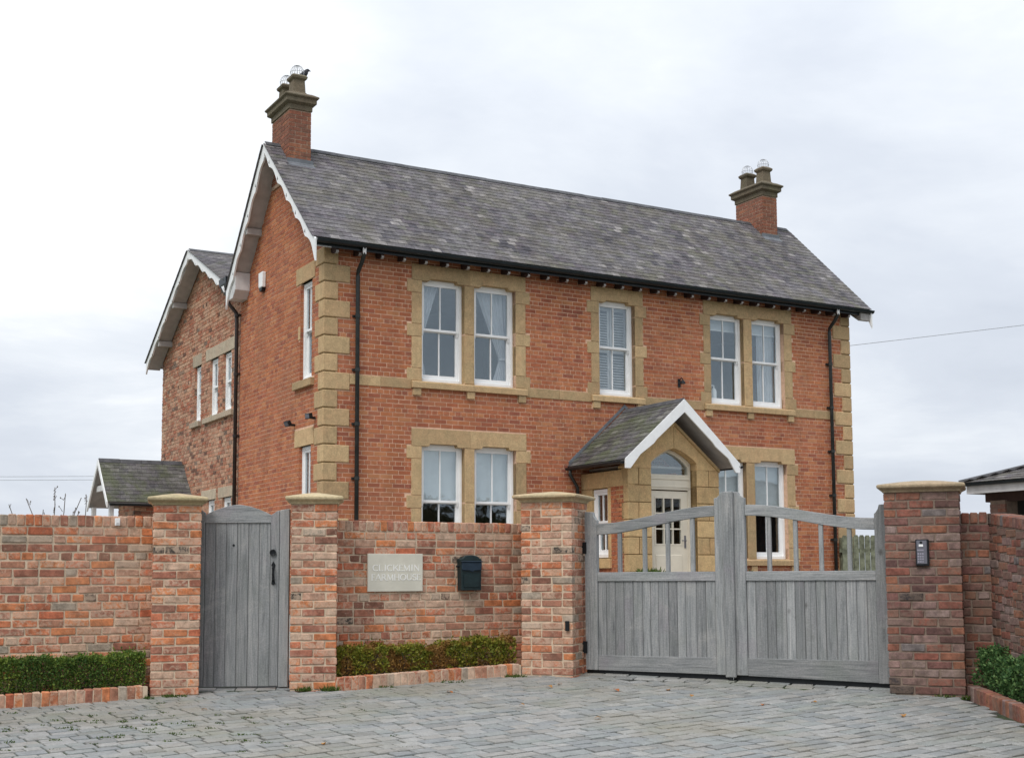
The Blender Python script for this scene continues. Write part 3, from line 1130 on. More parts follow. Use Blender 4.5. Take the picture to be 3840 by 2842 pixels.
def sash_window(loc, w, h, rz=0.0, sb=0.105, paint='white', parent=house, meet=0.5, arched=False):
    f = MB()
    st, hd, bt = 0.050, 0.055, 0.06
    f.box(0, st, sb, sb + .11, 0, h).box(w - st, w, sb, sb + .11, 0, h)
    f.box(st, w - st, sb, sb + .11, h - hd, h).box(st, w - st, sb - .012, sb + .11, 0, bt)
    win = f.build('window', M[paint], parent, loc=loc, bevel=.004)
    win.rotation_euler = (0, 0, rz)
    zm = bt + (h - hd - bt) * meet
    s, rl, gb = 0.048, 0.048, 0.011
    x0, x1 = st, w - st
    xm = w / 2
    # upper sash (outer plane)
    y0, y1 = sb + .015, sb + .055
    u = MB()
    u.box(x0, x0 + s, y0, y1, zm, h - hd).box(x1 - s, x1, y0, y1, zm, h - hd)
    u.box(x0 + s, x1 - s, y0, y1, h - hd - rl, h - hd).box(x0 + s, x1 - s, y0, y1, zm, zm + .042)
    u.box(xm - gb, xm + gb, y0 + .006, y1, zm + .042, h - hd - rl)
    for hx in (x0, x1 - s):     # horns
        u.prism([(y0 + .002, zm), (y1, zm), (y1, zm - .075), (y0 + .02, zm - .055)], YZ, hx + .004, hx + s - .004)
    u.build('upper_sash', M[paint], win, bevel=.003)
    y2, y3 = sb + .058, sb + .098
    lo = MB()
    lo.box(x0, x0 + s, y2, y3, bt, zm + .03).box(x1 - s, x1, y2, y3, bt, zm + .03)
    lo.box(x0 + s, x1 - s, y2, y3, zm - .012, zm + .03).box(x0 + s, x1 - s, y2, y3, bt, bt + .078)
    lo.box(xm - gb, xm + gb, y2 + .006, y3, bt + .078, zm - .012)
    lo.build('lower_sash', M[paint], win, bevel=.003)
    for (a, b, c, d, y) in ((x0 + s, xm - gb, zm + .042, h - hd - rl, y0 + .022), (xm + gb, x1 - s, zm + .042, h - hd - rl, y0 + .022),
                            (x0 + s, xm - gb, bt + .078, zm - .012, y2 + .022), (xm + gb, x1 - s, bt + .078, zm - .012, y2 + .022)):
        MB().box(a - .004, b + .004, y, y + .004, c - .004, d + .004).build('pane', M['glass'], win)
    return win


for (L, Rr, ops, s, o, lh, kd) in GROUPS:
    for a, b in ops:
        sash_window((a + .002, 0, s + .002), b - a - .004, o + .042 - s, meet=0.5 if kd == 'u' else 0.485)
for h in side_win:
    sash_window((0, h[1] - .002, h[2] + .002), h[1] - h[0] - .004, h[3] - h[2] - .004, rz=-math.pi / 2, sb=.055)
for h in wing_win:
    sash_window((WX, h[1] - .002, h[2] + .002), h[1] - h[0] - .004, h[3] - h[2] - .004, rz=-math.pi / 2, sb=.05)

# ------------------------------------------------------------------ roofs


def roof_slab(name, u0, u1, v0, z0, v1, z1, t=0.09, mat='soffit'):
    poly = [(v0, z0), (v1, z1), (v1, z1 - t), (v0, z0 - t)]
    return MB().prism(poly, YZ, u0, u1).build(name, M[mat], house)


roof = MB()
roof.prism([(EV, EZ), (RV, RZ), (BV, BZ), (BV, BZ - .1), (RV, RZ - .12), (EV, EZ - .07)], YZ, UL, UO)
roof = roof.build('roof', M['soffit'], house)
wroof = MB()
wroof.prism([(WFV, WFZ), (WV, WZ), (WEV, WEZ), (WEV, WEZ - .08), (WV, WZ - .11), (WFV, WFZ - .1)], YZ, UL, 8.3)
wroof = wroof.build('wing_roof', M['soffit'], house)


def slate_geo(mb, o, ex, ey, ez, w, h, t=0.009, lift=0.009, rnd=random):
    """o: lower left corner, ex along the eave, ey up the slope, ez outward"""
    j = rnd.uniform(-.004, .004)
    pts = []
    for (a, b, c) in ((0, 0, lift), (w, 0, lift + rnd.uniform(-.002, .002)), (w, h, 0.001), (0, h, 0.001), (0, 0, lift + t), (w, 0, lift + t), (w, h, t * .5), (0, h, t * .5)):
        pts.append(o + ex * a + ey * (b + j) + ez * c)
    mb.add(pts, [(4, 5, 6, 7), (0, 1, 5, 4), (1, 2, 6, 5), (3, 0, 4, 7)])


def slate_slope(parent, mat, u0, u1, va, za, vb, zb, expo, wid, nbig, seed, gauge=1.9, axis='u', keep=None):
    rn = random.Random(seed)
    if axis == 'u':
        A = Vector((u0, va, za)); B = Vector((u0, vb, zb)); ex = Vector((1, 0, 0)); ln = u1 - u0
    else:      # slope falls along u; courses run along v
        A = Vector((va, u0, za)); B = Vector((vb, u0, zb)); ex = Vector((0, 1, 0)); ln = u1 - u0
    up = (B - A)
    sl = up.length
    ey = up.normalized()
    ez = ex.cross(ey)
    if ez.z < 0:
        ez = -ez
    n = max(1, round(sl / expo))
    e = sl / n
    lst = []
    for r in range(n):
        x = -wid * (0.5 if r % 2 else 0.0)
        while x < ln - .01:
            w = wid
            a, b = max(x, 0), min(x + w, ln)
            if b - a > .03:
                h = min(e * gauge, sl - r * e + .02)
                lst.append((A + ex * (a + .0015) + ey * (r * e), b - a - .003, h))
            x += w
    def d(q):
        w = HW(*q[0])
        return (Vector(w) - CAMV).length
    lst.sort(key=d)
    full = [q for q in lst if q[1] > wid * .9 and q[2] > e * 1.8]
    bigset = set(id(q) for q in full[:nbig])
    m_ = MB()
    pm = []
    if nbig:
        for i in range(5):
            g = MB()
            slate_geo(g, Vector((0, 0, 0)), ex, ey, ez, wid - .003, e * gauge, rnd=rn)
            pm.append(g.mesh('slate', M[mat]))
    for q in lst:
        if keep and not keep(q[0]):
            continue
        if id(q) in bigset:
            piece('slate', rn.choice(pm), parent, q[0] + ez * rn.uniform(0, .002))
        else:
            slate_geo(m_, q[0], ex, ey, ez, q[1], q[2], rnd=rn)
    m_.build('slates', M[mat], parent, 'stuff')


slate_slope(roof, 'slate', UL - .055, UO + .045, EV - .02, EZ - .012, RV - .05, RZ - .04, 0.136, 0.168, 300, 1)
slate_slope(wroof, 'slate', UL - .055, 6.0, WFV, WFZ, WV - .05, WZ - .02, 0.147, 0.2, 0, 2)
slate_slope(wroof, 'slate', UL - .055, 6.0, WEV + .02, WEZ - .008, WV + .05, WZ - .02, 0.2, 0.25, 0, 3)
slate_slope(roof, 'slate', UL - .055, UO + .045, BV, BZ, RV + .05, RZ - .04, 0.2, 0.25, 0, 4)


def ridge_tiles(parent, u0, u1, v, z, r=0.11, step=0.45, axis='u', drop=0.085):
    n = max(1, round((u1 - u0) / step))
    st = (u1 - u0) / n
    prof = [(-r, -drop), (-r * .3, -.012), (0, 0.006), (r * .3, -.012), (r, -drop), (r * .9, -drop - .016), (0, -.022), (-r * .9, -drop - .016)]
    g = MB()
    if axis == 'u':
        g.prism(prof, lambda a, b, d: (d, a, b), 0.003, st - .003)
    else:
        g.prism(prof, lambda a, b, d: (a, d, b), 0.003, st - .003)
    me = g.mesh('ridge_tile', M['ridge'])
    for i in range(n):
        loc = (u0 + i * st, v, z + random.uniform(-.003, .003)) if axis == 'u' else (v, u0 + i * st, z + random.uniform(-.003, .003))
        piece('ridge_tile', me, parent, loc)


ridge_tiles(roof, UL - .01, UO + .01, RV, RZ + .025)
ridge_tiles(wroof, UL - .01, 8.0, WV, WZ + .03, drop=.055)

# --- bargeboards with scalloped lower edge, one board per rake


def barge(name, v0, z0, v1, z1, x, th=0.032, base=0.17, cusp=0.085, per=0.62, foot=0.0, mat='white', n=60, holes=True, plane=YZ):
    """from the foot (v0,z0) up to the apex (v1,z1)"""
    top, low = [], []
    for i in range(n + 1):
        t = i / n
        v = v0 + (v1 - v0) * t
        z = z0 + (z1 - z0) * t
        ln = t * math.hypot(v1 - v0, z1 - z0)
        ph = (ln / per) % 1.0
        d = base + cusp * (abs(2 * ph - 1) ** 1.6 if cusp else 0)
        if t < .06:
            d += foot * (1 - t / .06)
        top.append((v, z + .015))
        low.append((v, z - d * math.sqrt(1 + ((z1 - z0) / (v1 - v0)) ** 2) * .78))
    MB().prism(top + low[::-1], plane, x, x + th).build(name, M[mat], house)
    if holes:     # small pierced triangles beside each cusp
        L = math.hypot(v1 - v0, z1 - z0)
        k = 1
        h = MB()
        while k * per < L - .15:
            t = (k * per) / L
            v = v0 + (v1 - v0) * t; z = z0 + (z1 - z0) * t - .19
            h.prism([(v - .02, z - .03), (v + .025, z + .0), (v - .012, z + .045)], plane, x - .002, x + .004)
            k += 1
        if h.v:
            h.build('barge_piercing', M['dark'], house)


barge('bargeboard', EV - .06, EZ - .06, RV, RZ + .0, UL - .02, foot=.08)
barge('bargeboard', BV + .02, BZ - .03, RV, RZ + .0, UL - .02, foot=.04)
barge('bargeboard', EV - .06, EZ - .06, RV, RZ + .0, UO - .01, foot=.08, holes=False)
barge('bargeboard', WFV + .02, WFZ - .02, WV, WZ, UL - .02, per=.55, base=.15)
barge('bargeboard', WEV, WEZ, WV, WZ, UL - .02, per=.62, base=.15, foot=.05)
# sloping soffits under the verges and the boxed ends
for (v0, z0, v1, z1) in ((EV + .02, EZ, RV, RZ), (BV - .02, BZ, RV, RZ), (WFV + .1, WFZ, WV, WZ), (WEV - .02, WEZ, WV, WZ)):
    MB().prism([(v0, z0 - .13), (v1, z1 - .17), (v1, z1 - .19), (v0, z0 - .15)], YZ, UL + .012, 0.0).build('soffit_board', M['soffit'], house)
MB().prism([(3.86, Z(5.80)), (4.30, Z(5.38)), (4.30, Z(5.32)), (4.02, Z(5.32)), (3.86, Z(5.46))], YZ, UL + .015, 0.005).build('boxed_eave', M['white_dull'], house, bevel=.004)
MB().prism([(EV - .02, EZ - .10), (0.25, Z(5.86)), (0.25, Z(5.62)), (EV + .06, Z(5.27)), (EV - .02, Z(5.27))], YZ, UR + .05, UO - .015).build('boxed_eave', M['rafter'], house, bevel=.004)
for (v, zf) in ((3.25, zmain), (8.25, zwing), (9.4, zwing), (0.75, zmain)):
    z = zf(v)
    MB().box(UL + .015, 0.02, v - .05, v + .05, z - .29, z - .17).build('purlin_end', M['soffit'], house, bevel=.004)

# --- gutters and rafter feet
def half_gutter(name, u0, u1, v, z, r=0.058, axis='u', parent=house):
    pr = [(r * math.cos(a), r * math.sin(a)) for a in [math.pi + math.pi * i / 8 for i in range(9)]]
    pr += [(x * .82, y * .82) for x, y in pr[::-1]]
    m_ = MB()
    if axis == 'u':
        m_.prism([(v + a, z + b) for a, b in pr], YZ, u0, u1)
    else:
        m_.prism([(v + a, z + b) for a, b in pr], XZ, u0, u1)
    return m_.build(name, M['gutter'], parent)


half_gutter('gutter', UL + .02, UO + .06, EV - .035, EZ - .035, r=.062)
MB().box(UL + .03, UO - .01, EV + .025, EV + .045, EZ - .14, EZ - .05).build('fascia_board', M['gutter'], house)
half_gutter('gutter', 0.0, 8.2, WEV + .05, WEZ - .04)
me_r = MB().prism([(EV + .05, EZ - .10), (0.03, Z(5.55)), (0.03, Z(5.36)), (EV + .10, EZ - .205), (EV + .05, EZ - .19)], YZ, -.022, .022).mesh('rafter_foot', M['wood_brown'])
me_t = MB().prism([(EV + .045, EZ - .165), (EV + .052, EZ - .165), (EV + .105, EZ - .209), (EV + .09, EZ - .213), (EV + .045, EZ - .196)], YZ, -.022, .022).mesh('rafter_tip', M['rafter'])
u = 0.12
while u < UR:
    piece('rafter_tip', me_t, piece('rafter_foot', me_r, house, (u, 0, 0)), (0, 0, 0))
    u += 0.405
MB().add([(UL + .03, EV + .05, EZ - .09), (UO - .02, EV + .05, EZ - .09), (UO - .02, 0.02, Z(5.62)), (UL + .03, 0.02, Z(5.62))], [(0, 1, 2, 3)]).build('eave_board', M['wood_brown'], house)

# --- downpipes


def downpipe(u, top_white=False):
    p = MB().tube([(u + .0, EV - .03, EZ - .09), (u, EV - .03, EZ - .20), (u, EV + .06, EZ - .31), (u, -.085, EZ - .44), (u, -.075, EZ - .52), (u, -.075, 0.02)], 0.036, 10)
    o = p.build('downpipe', M['pipe'], house, smooth=True)
    for z in (0.4, 1.3, 2.2, 3.1, 4.0, 4.9):
        MB().tube([(u, -.075, z), (u, -.075, z + .06)], 0.046, 10).box(u - .07, u + .07, -.03, -.005, z + .01, z + .05).build('pipe_collar', M['pipe'], o)
    MB().box(u - .028, u + .028, EV - .055, EV - .02, EZ - .20, EZ - .09).build('pipe_spigot', M['white_dull'], o)


downpipe(0.56)
downpipe(11.06)
# hopper and pipe in the valley between the two gables
hp = MB()
cx, cy = -.20, 4.52
hp.loft([[(cx - a, cy - b, z), (cx + a, cy - b, z), (cx + a, cy + b, z), (cx - a, cy + b, z)] for a, b, z in ((.14, .22, Z(5.80)), (.13, .21, Z(5.68)), (.10, .16, Z(5.60)), (.05, .06, Z(5.48)))])
hp = hp.build('rain_hopper', M['gutter'], house)
MB().tube([(cx, cy, Z(5.5)), (cx, cy, Z(5.32)), (-.07, 4.44, Z(5.13)), (-.06, 4.43, Z(5.0)), (-.06, 4.43, 0.02)], 0.037, 10).build('downpipe', M['pipe_brown'], house, smooth=True)
for z in (Z(5.05), Z(3.9), Z(2.7)):
    MB().tube([(-.06, 4.43, z), (-.06, 4.43, z + .06)], 0.047, 10).box(-.05, -.005, 4.34, 4.5, z + .01, z + .05).build('pipe_collar', M['pipe_brown'], house)

# ------------------------------------------------------------------ chimneys


def chimney(u0, u1, v0, v1, dirty):
    z0, z1 = RZ - .75, Z(8.33)
    ch = MB().box(u0 + .003, u1 - .003, v0 + .003, v1 - .003, z0, z1 + .05).build('chimney', M['mortar_chimney'], house)
    b = MB()
    n = int((z1 - z0) / CP)
    for i in range(n):
        zb = z1 - (i + 1) * CP + .0065
        zt = zb + CP - .013
        for face in range(4):
            a0, a1 = (u0, u1) if face in (0, 2) else (v0, v1)
            off = 0.1125 if (i + face) % 2 else 0.0
            a = a0 - .225 + off
            while a < a1:
                s, t = max(a + .0065, a0), min(a + .2185, a1)
                if t - s > .03:
                    j = rb.uniform(0, .004)
                    if face == 0:
                        b.box(s, t, v0 - j, v0 + .03, zb, zt)
                    elif face == 2:
                        b.box(s, t, v1 - .03, v1 + j, zb, zt)
                    elif face == 1:
                        b.box(u0 - j, u0 + .03, s, t, zb, zt)
                    else:
                        b.box(u1 - .03, u1 + j, s, t, zb, zt)
                a += .225
    b.build('bricks', M['brick_chimney'], ch, 'stuff')
    cx, cy = (u0 + u1) / 2, (v0 + v1) / 2
    hx, hy = (u1 - u0) / 2, (v1 - v0) / 2

    def ring(e, z):
        return [(cx - hx - e, cy - hy - e, z), (cx + hx + e, cy - hy - e, z), (cx + hx + e, cy + hy + e, z), (cx - hx - e, cy + hy + e, z)]
    MB().loft([ring(.02, z1 + .02), ring(.02, z1 + .11), ring(.055, z1 + .13), ring(.08, z1 + .15), ring(.08, z1 + .22), ring(.115, z1 + .25), ring(.115, z1 + .275), ring(.02, z1 + .335), ring(-.05, z1 + .34)]).build('chimney_cap', M['stone_dirty'], ch, bevel=.004)
    zt = z1 + .335
    for yc in (cy - hy * .60, cy + hy * .60):
        def pr(e, z):
            return [(cx - e, yc - e, z), (cx + e, yc - e, z), (cx + e, yc + e, z), (cx - e, yc + e, z)]
        pot = MB().loft([pr(.14, zt), pr(.14, zt + .03), pr(.12, zt + .05), pr(.108, zt + .27), pr(.14, zt + .30), pr(.15, zt + .34), pr(.13, zt + .36), pr(.105, zt + .38)]).build('chimney_pot', M['stone_dirty'], ch, bevel=.004)
        g = MB()
        zb = zt + .37
        rr = .125
        for k in range(8):
            an = math.pi * k / 8
            g.tube([(cx + rr * math.cos(an) * math.cos(q), yc + rr * math.sin(an) * math.cos(q), zb + .07 + rr * 1.1 * math.sin(q)) for q in [-.5 + (math.pi + 1.0) * i / 14 for i in range(15)]], .0035, 4)
        g.tube([(cx + rr * math.cos(a), yc + rr * math.sin(a), zb + .07) for a in [2 * math.pi * i / 16 for i in range(17)]], .004, 4)
        g.build('bird_guard', M['wire'], ch)
    # lead apron where the stack meets the slates
    sl = (RZ - EZ) / (RV - EV)
    zf = EZ + sl * (v0 - EV)
    MB().prism([(v0 + .01, zf + .09), (v0 - .010, zf + .09), (v0 - .010, zf + .02), (v0 - .11, zf - .11 * sl + .03), (v0 - .11, zf - .11 * sl + .018), (v0 + .01, zf + .015)], YZ, u0 - .03, u1 + .05).build('lead_apron', M['lead'], ch)
    return ch


chimney(-.03, 0.38, 1.70, 2.60, True)
chimney(10.93, 11.34, 1.75, 2.65, True)

# ------------------------------------------------------------------ front porch
PU0, PU1, PV = 4.97, 6.95, -1.5
DU0, DU1 = 5.465, 6.455
pw = MB()
pw.box(PU0 + .012, DU0, PV + .012, PV + .3, 0, Z(1.86)).box(DU1, PU1 - .012, PV + .012, PV + .3, 0, Z(1.86))
pw.box(PU1 - .3, PU1 - .012, PV + .3, 0.0, 0, Z(1.83))
porch = pw.build('porch_wall', M['stone_joint'], house)
row = 0
zt = Q0 + .3
rows = []
while zt > 0.05:
    rows.append((max(zt - .3, 0), zt))
    zt -= .3
for i, (z0, z1) in enumerate(rows):
    for left in (True, False):
        a, b = (PU0, DU0) if left else (DU1, PU1)
        cuts = [a, (a + b) / 2 + (-.02 if left else .02), b] if i % 2 == 0 else [a, b]
        for j in range(len(cuts) - 1):
            x0, x1 = cuts[j] + (.007 if j else 0), cuts[j + 1] - (.007 if j < len(cuts) - 2 else 0)
            corner = (left and j == 0) or (not left and j == len(cuts) - 2)
            dep = (0.37 if i % 2 else 0.20) if corner else 0.15
            stone_box('porch_stone', x0, x1, PV, PV + dep, z0 + .014, z1, M['stone_porch'], .007, porch)
# arch stones: two mirrored haunches meeting at the apex
def rk(u):
    return Z(2.78) - abs(u - 5.96) * 0.84
arch = []
for sgn in (-1, 1):
    xo = 5.96 + sgn * 0.985
    xi = 5.96 + sgn * 0.495
    xm_ = 5.96 + sgn * 0.004
    poly = [(xo, Z(1.872)), (xi, Z(1.872)), (xi, Z(1.985)), (5.96 + sgn * .43, Z(2.045)), (5.96 + sgn * .30, Z(2.13)), (5.96 + sgn * .15, Z(2.20)), (xm_, Z(2.245)), (xm_, Z(2.70)), (xo, Z(1.90))]
    MB().prism(poly, XZ, PV, PV + .3).build('arch_stone', M['stone_porch'], porch)
    mo = [(xo, Z(1.90)), (xm_, Z(2.70)), (xm_, Z(2.64)), (xo, Z(1.84))]
    MB().prism(mo, XZ, PV - .035, PV).build('arch_moulding', M['stone_porch'], porch)
# left side of the porch: lintel, brick strip, jambs, window
stone_box('lintel_stone', PU0 + .0, PU0 + .15, -1.49, -.75, Z(1.56), Z(1.845), M['stone_porch'], .006, porch)
stone_box('lintel_stone', PU0 + .0, PU0 + .15, -.745, -.02, Z(1.56), Z(1.845), M['stone_porch'], .006, porch)
stone_box('jamb_stone', PU0, PU0 + .15, -.97, -.87, Z(.33), Z(1.555), M['stone_porch'], .004, porch)
stone_box('jamb_stone', PU0, PU0 + .15, -.36, -.02, Z(.33), Z(1.555), M['stone_porch'], .004, porch)
stone_box('sill_stone', PU0 - .04, PU0 + .15, -.98, -.25, Z(.15), Z(.32), M['stone_porch'], .004, porch)
MB().box(PU0 + .012, PU0 + .15, -1.42, -.97, 0, Z(1.56)).box(PU0 + .012, PU0 + .15, -.97, -.0, 0, Z(.16)).build('brick_backing', M['mortar'], porch)
b = MB()
for (a0, a1, c, d) in bond_rects(-1.36, -.972, 0, Z(1.56), []):
    b.box(PU0, PU0 + .03, a0, a1, c, d)
for (a0, a1, c, d) in bond_rects(-.97, -.02, 0, Z(.15), []):
    b.box(PU0, PU0 + .03, a0, a1, c, d)
b.build('bricks', M['brick'], porch, 'stuff')
sash_window((PU0, -.362, Z(.335)), .506, 1.21, rz=-math.pi / 2, sb=.05)
MB().box(PU0 + .16, PU1 - .3, -1.25, -.05, Z(1.9), Z(1.94)).build('porch_ceiling', M['plaster'], porch)

# door, frame and fanlight
dv = PV + .20
door_z0, door_z1 = 0.16, Z(1.50)
fr = MB()
fr.box(DU0 + .005, DU0 + .065, dv - .02, dv + .08, 0.16, Z(1.985)).box(DU1 - .065, DU1 - .005, dv - .02, dv + .08, 0.16, Z(1.985))
fr.box(DU0 + .065, DU1 - .065, dv - .03, dv + .08, Z(1.52), Z(1.79))
fr.box(DU0 + .05, DU1 - .05, dv - .045, dv - .028, Z(1.56), Z(1.60)).box(DU0 + .05, DU1 - .05, dv - .045, dv - .028, Z(1.70), Z(1.73))
for sgn in (-1, 1):
    pts = [(.495, 1.98), (.43, 2.04), (.30, 2.125), (.15, 2.195), (0, 2.24)]
    poly = [(5.96 + sgn * a, Z(b_)) for a, b_ in pts] + [(5.96 + sgn * a * .86, Z(b_ - .055)) for a, b_ in pts[::-1]]
    fr.prism(poly, XZ, dv - .02, dv + .08)
fr = fr.build('door_frame', M['cream'], house, bevel=.004)
MB().prism([(5.96 + a, Z(b_)) for a, b_ in ((-.44, 1.78), (.44, 1.78), (.44, 1.96), (.30, 2.09), (0, 2.20), (-.30, 2.09), (-.44, 1.96))], XZ, dv + .02, dv + .026).build('pane', M['glass'], fr)
dx0, dx1 = DU0 + .068, DU1 - .068
door = MB()
gx0, gx1, gz0, gz1 = dx0 + .14, dx1 - .14, Z(.56), Z(1.38)
door.box(dx0, gx0, dv, dv + .045, door_z0, door_z1).box(gx1, dx1, dv, dv + .045, door_z0, door_z1)
door.box(gx0, gx1, dv, dv + .045, door_z0, gz0).box(gx0, gx1, dv, dv + .045, gz1, door_z1)
door = door.build('front_door', M['cream'], house)
gb = MB()
for i in range(4):
    x = gx0 + (gx1 - gx0) * i / 3
    gb.box(x - .012, x + .012, dv - .008, dv + .04, gz0 - .012, gz1 + .012)
    z = gz0 + (gz1 - gz0) * i / 3
    gb.box(gx0 - .012, gx1 + .012, dv - .006, dv + .038, z - .012, z + .012)
gb.build('glazing_bars', M['cream'], door)
for i in range(3):
    for j in range(3):
        MB().box(gx0 + (gx1 - gx0) * i / 3 + .012, gx0 + (gx1 - gx0) * (i + 1) / 3 - .012, dv + .014, dv + .018, gz0 + (gz1 - gz0) * j / 3 + .012, gz0 + (gz1 - gz0) * (j + 1) / 3 - .012).build('pane', M['glass'], door)
for a, b_ in ((dx0 + .14, 5.93), (5.99, dx1 - .14)):
    MB().box(a, b_, dv - .012, dv + .01, Z(-.32), Z(.38)).build('door_panel', M['cream'], door, bevel=.01)
hd = MB().box(dx1 - .085, dx1 - .055, dv - .012, dv + .005, Z(.50), Z(.72)).tube([(dx1 - .07, dv - .01, Z(.63)), (dx1 - .07, dv - .05, Z(.63)), (dx1 - .17, dv - .05, Z(.63))], .009, 6)
hd.build('door_handle', M['silver'], door)
MB().box(PU0 + .2, PU1 - .2, PV - .3, PV + .3, 0, 0.15).build('door_step', M['stone'], house, bevel=.01)

# porch roof
PRU, PRZ = 5.96, Z(3.06)
PLU, PLZ = 4.72, Z(1.985)
PRR = 7.15
PF = -1.80
pr_ = MB().prism([(PLU, PLZ), (PRU, PRZ), (PRR, PLZ), (PRR, PLZ - .06), (PRU, PRZ - .09), (PLU, PLZ - .06)], XZ, PF, 0.0).build('porch_roof', M['soffit'], house)
slate_slope(pr_, 'slate_porch', PF - .012, 0.0, PLU - .02, PLZ - .015, PRU - .03, PRZ - .025, 0.125, 0.19, 0, 21, axis='v')
slate_slope(pr_, 'slate_porch', PF - .012, 0.0, PRR + .02, PLZ - .015, PRU + .03, PRZ - .025, 0.125, 0.19, 0, 22, axis='v')
ridge_tiles(pr_, PF - .01, -.02, PRU, PRZ + .03, r=.085, axis='v', drop=.075)
for sgn, ue in ((-1, PLU), (1, PRR)):
    MB().prism([(ue + sgn * .02, PLZ + .0), (PRU, PRZ + .01), (PRU, PRZ - .215), (PRU + sgn * .60, Z(2.345)), (PRU + sgn * .67, Z(2.265)), (PRU + sgn * .95, Z(2.07)), (ue - sgn * .08, Z(1.825)), (ue + sgn * .02, Z(1.825))], XZ, PF - .03, PF).build('porch_bargeboard', M['white'], house)
    # lead soakers stepped up the wall
    MB().prism([(ue, PLZ + .02), (PRU, PRZ + .06), (PRU, PRZ + .13), (ue, PLZ + .09)], XZ, -.014, -.002).build('lead_flashing', M['lead'], pr_)
half_gutter('porch_gutter', PF + .03, -.02, PLU - .045, PLZ - .035, r=.05, axis='v')
half_gutter('porch_gutter', PF - .03, -.02, PRR + .045, PLZ - .035, r=.05, axis='v')
MB().tube([(PLU - .045, -.12, PLZ - .08), (PLU - .045, -.12, PLZ - .16), (PLU + .15, -.06, PLZ - .38), (PLU + .17, -.06, 0)], .032, 8).build('porch_downpipe', M['pipe'], house, smooth=True)

# ------------------------------------------------------------------ small side porch on the wing
SU = -1.76
sp = MB()
sp.box(-1.15, 0.02, 7.66, 7.80, 0, Z(1.62)).box(-1.15, 0.02, 8.95, 9.07, 0, Z(1.62)).box(-1.15, -1.03, 7.66, 9.07, 0, Z(1.62))
spw = sp.build('side_porch_wall', M['mortar_old'], house)
b = MB()
for (a0, a1, c, d) in bond_rects(-1.15, 0.02, 0, Z(1.6), []):
    b.box(a0, a1, 7.65 - rb.uniform(0, .004), 7.69, c, d)
for (a0, a1, c, d) in bond_rects(7.66, 9.07, 0, Z(1.6), []):
    b.box(-1.16 - rb.uniform(0, .004), -1.12, a0, a1, c, d)
b.build('bricks', M['brick_wing'], spw, 'stuff')
spr = MB().prism([(7.43, Z(1.60)), (8.34, Z(2.52)), (9.25, Z(1.60)), (9.25, Z(1.54)), (8.34, Z(2.44)), (7.43, Z(1.54))], YZ, SU, 0.02).build('side_porch_roof', M['soffit'], house)
slate_slope(spr, 'slate_porch', SU - .01, 0.02, 7.41, Z(1.58), 8.31, Z(2.49), 0.12, 0.19, 0, 31)
slate_slope(spr, 'slate_porch', SU - .01, 0.02, 9.27, Z(1.58), 8.37, Z(2.49), 0.16, 0.22, 0, 32)
ridge_tiles(spr, SU - .01, 0.0, 8.34, Z(2.545), r=.085, drop=.08)
for ve in (7.40, 9.28):
    MB().prism([(ve, Z(1.585)), (8.34, Z(2.52)), (8.34, Z(2.40)), (ve, Z(1.465))], YZ, SU - .03, SU).build('side_porch_bargeboard', M['white'], house)
for ve in (7.52, 9.16):
    MB().box(SU + .05, SU + .14, ve - .05, ve + .05, 0, Z(1.55)).build('side_porch_post', M['white_dull'], house, bevel=.005)
half_gutter('side_porch_gutter', SU + .03, 0.0, 7.38, Z(1.55), r=.05)
MB().box(SU + .06, SU + .12, 7.9, 8.78, Z(1.86), Z(1.98)).build('side_porch_collar', M['white_dull'], house)
# ================================================================== BOUNDARY WALLS AND PILLARS
BC = 0.0765      # course height of the reclaimed brick


def old_brick_meshes(mat, L, D=0.1025, H=0.064, n=7, seed=0):
    out = []
    for i in range(n):
        rr = random.Random(seed * 31 + i)
        m_ = MB().box(-L / 2 + .003, L / 2 - .003, -D / 2, D / 2, -H / 2, H / 2)
        m_.v = [(x + rr.uniform(-.004, .004), y + rr.uniform(-.0025, .0025), z + rr.uniform(-.004, .004)) for x, y, z in m_.v]
        out.append(m_.mesh('brick', mat, bevel=0.005))
    return out


OB = {'a': (old_brick_meshes(M['brick_old'], .215, seed=1), old_brick_meshes(M['brick_old'], .1025, seed=2)),
      'd': (old_brick_meshes(M['brick_old_dark'], .215, seed=3), old_brick_meshes(M['brick_old_dark'], .1025, seed=4))}
rp = random.Random(77)


def lay(parent, x, y, z, L, along, kind):
    """one brick of length L centred at x,y,z; along 0 = x, 1 = y"""
    full = L > .16
    base = .215 if full else .1025
    me = rp.choice(OB[kind][0 if full else 1])
    rot = (rp.uniform(-.012, .012), rp.uniform(-.01, .01), (math.pi / 2 if along else 0) + rp.uniform(-.012, .012) + (math.pi if rp.random() < .5 else 0))
    j = rp.uniform(-.003, .003)
    piece('brick', me, parent, (x + (j if along else 0), y + (0 if along else j), z), (L / base, 1, rp.uniform(.96, 1.03)), rot)


def runs(total):
    """split a face into stretchers and a half, 10 mm joints"""
    n = int(round((total + .01) / .1125))
    out = []
    pos = 0.0
    k = n
    while k > 0:
        L = .215 if k >= 2 else .1025
        out.append((pos, L))
        pos += L + .01
        k -= 2 if k >= 2 else 1
    return out


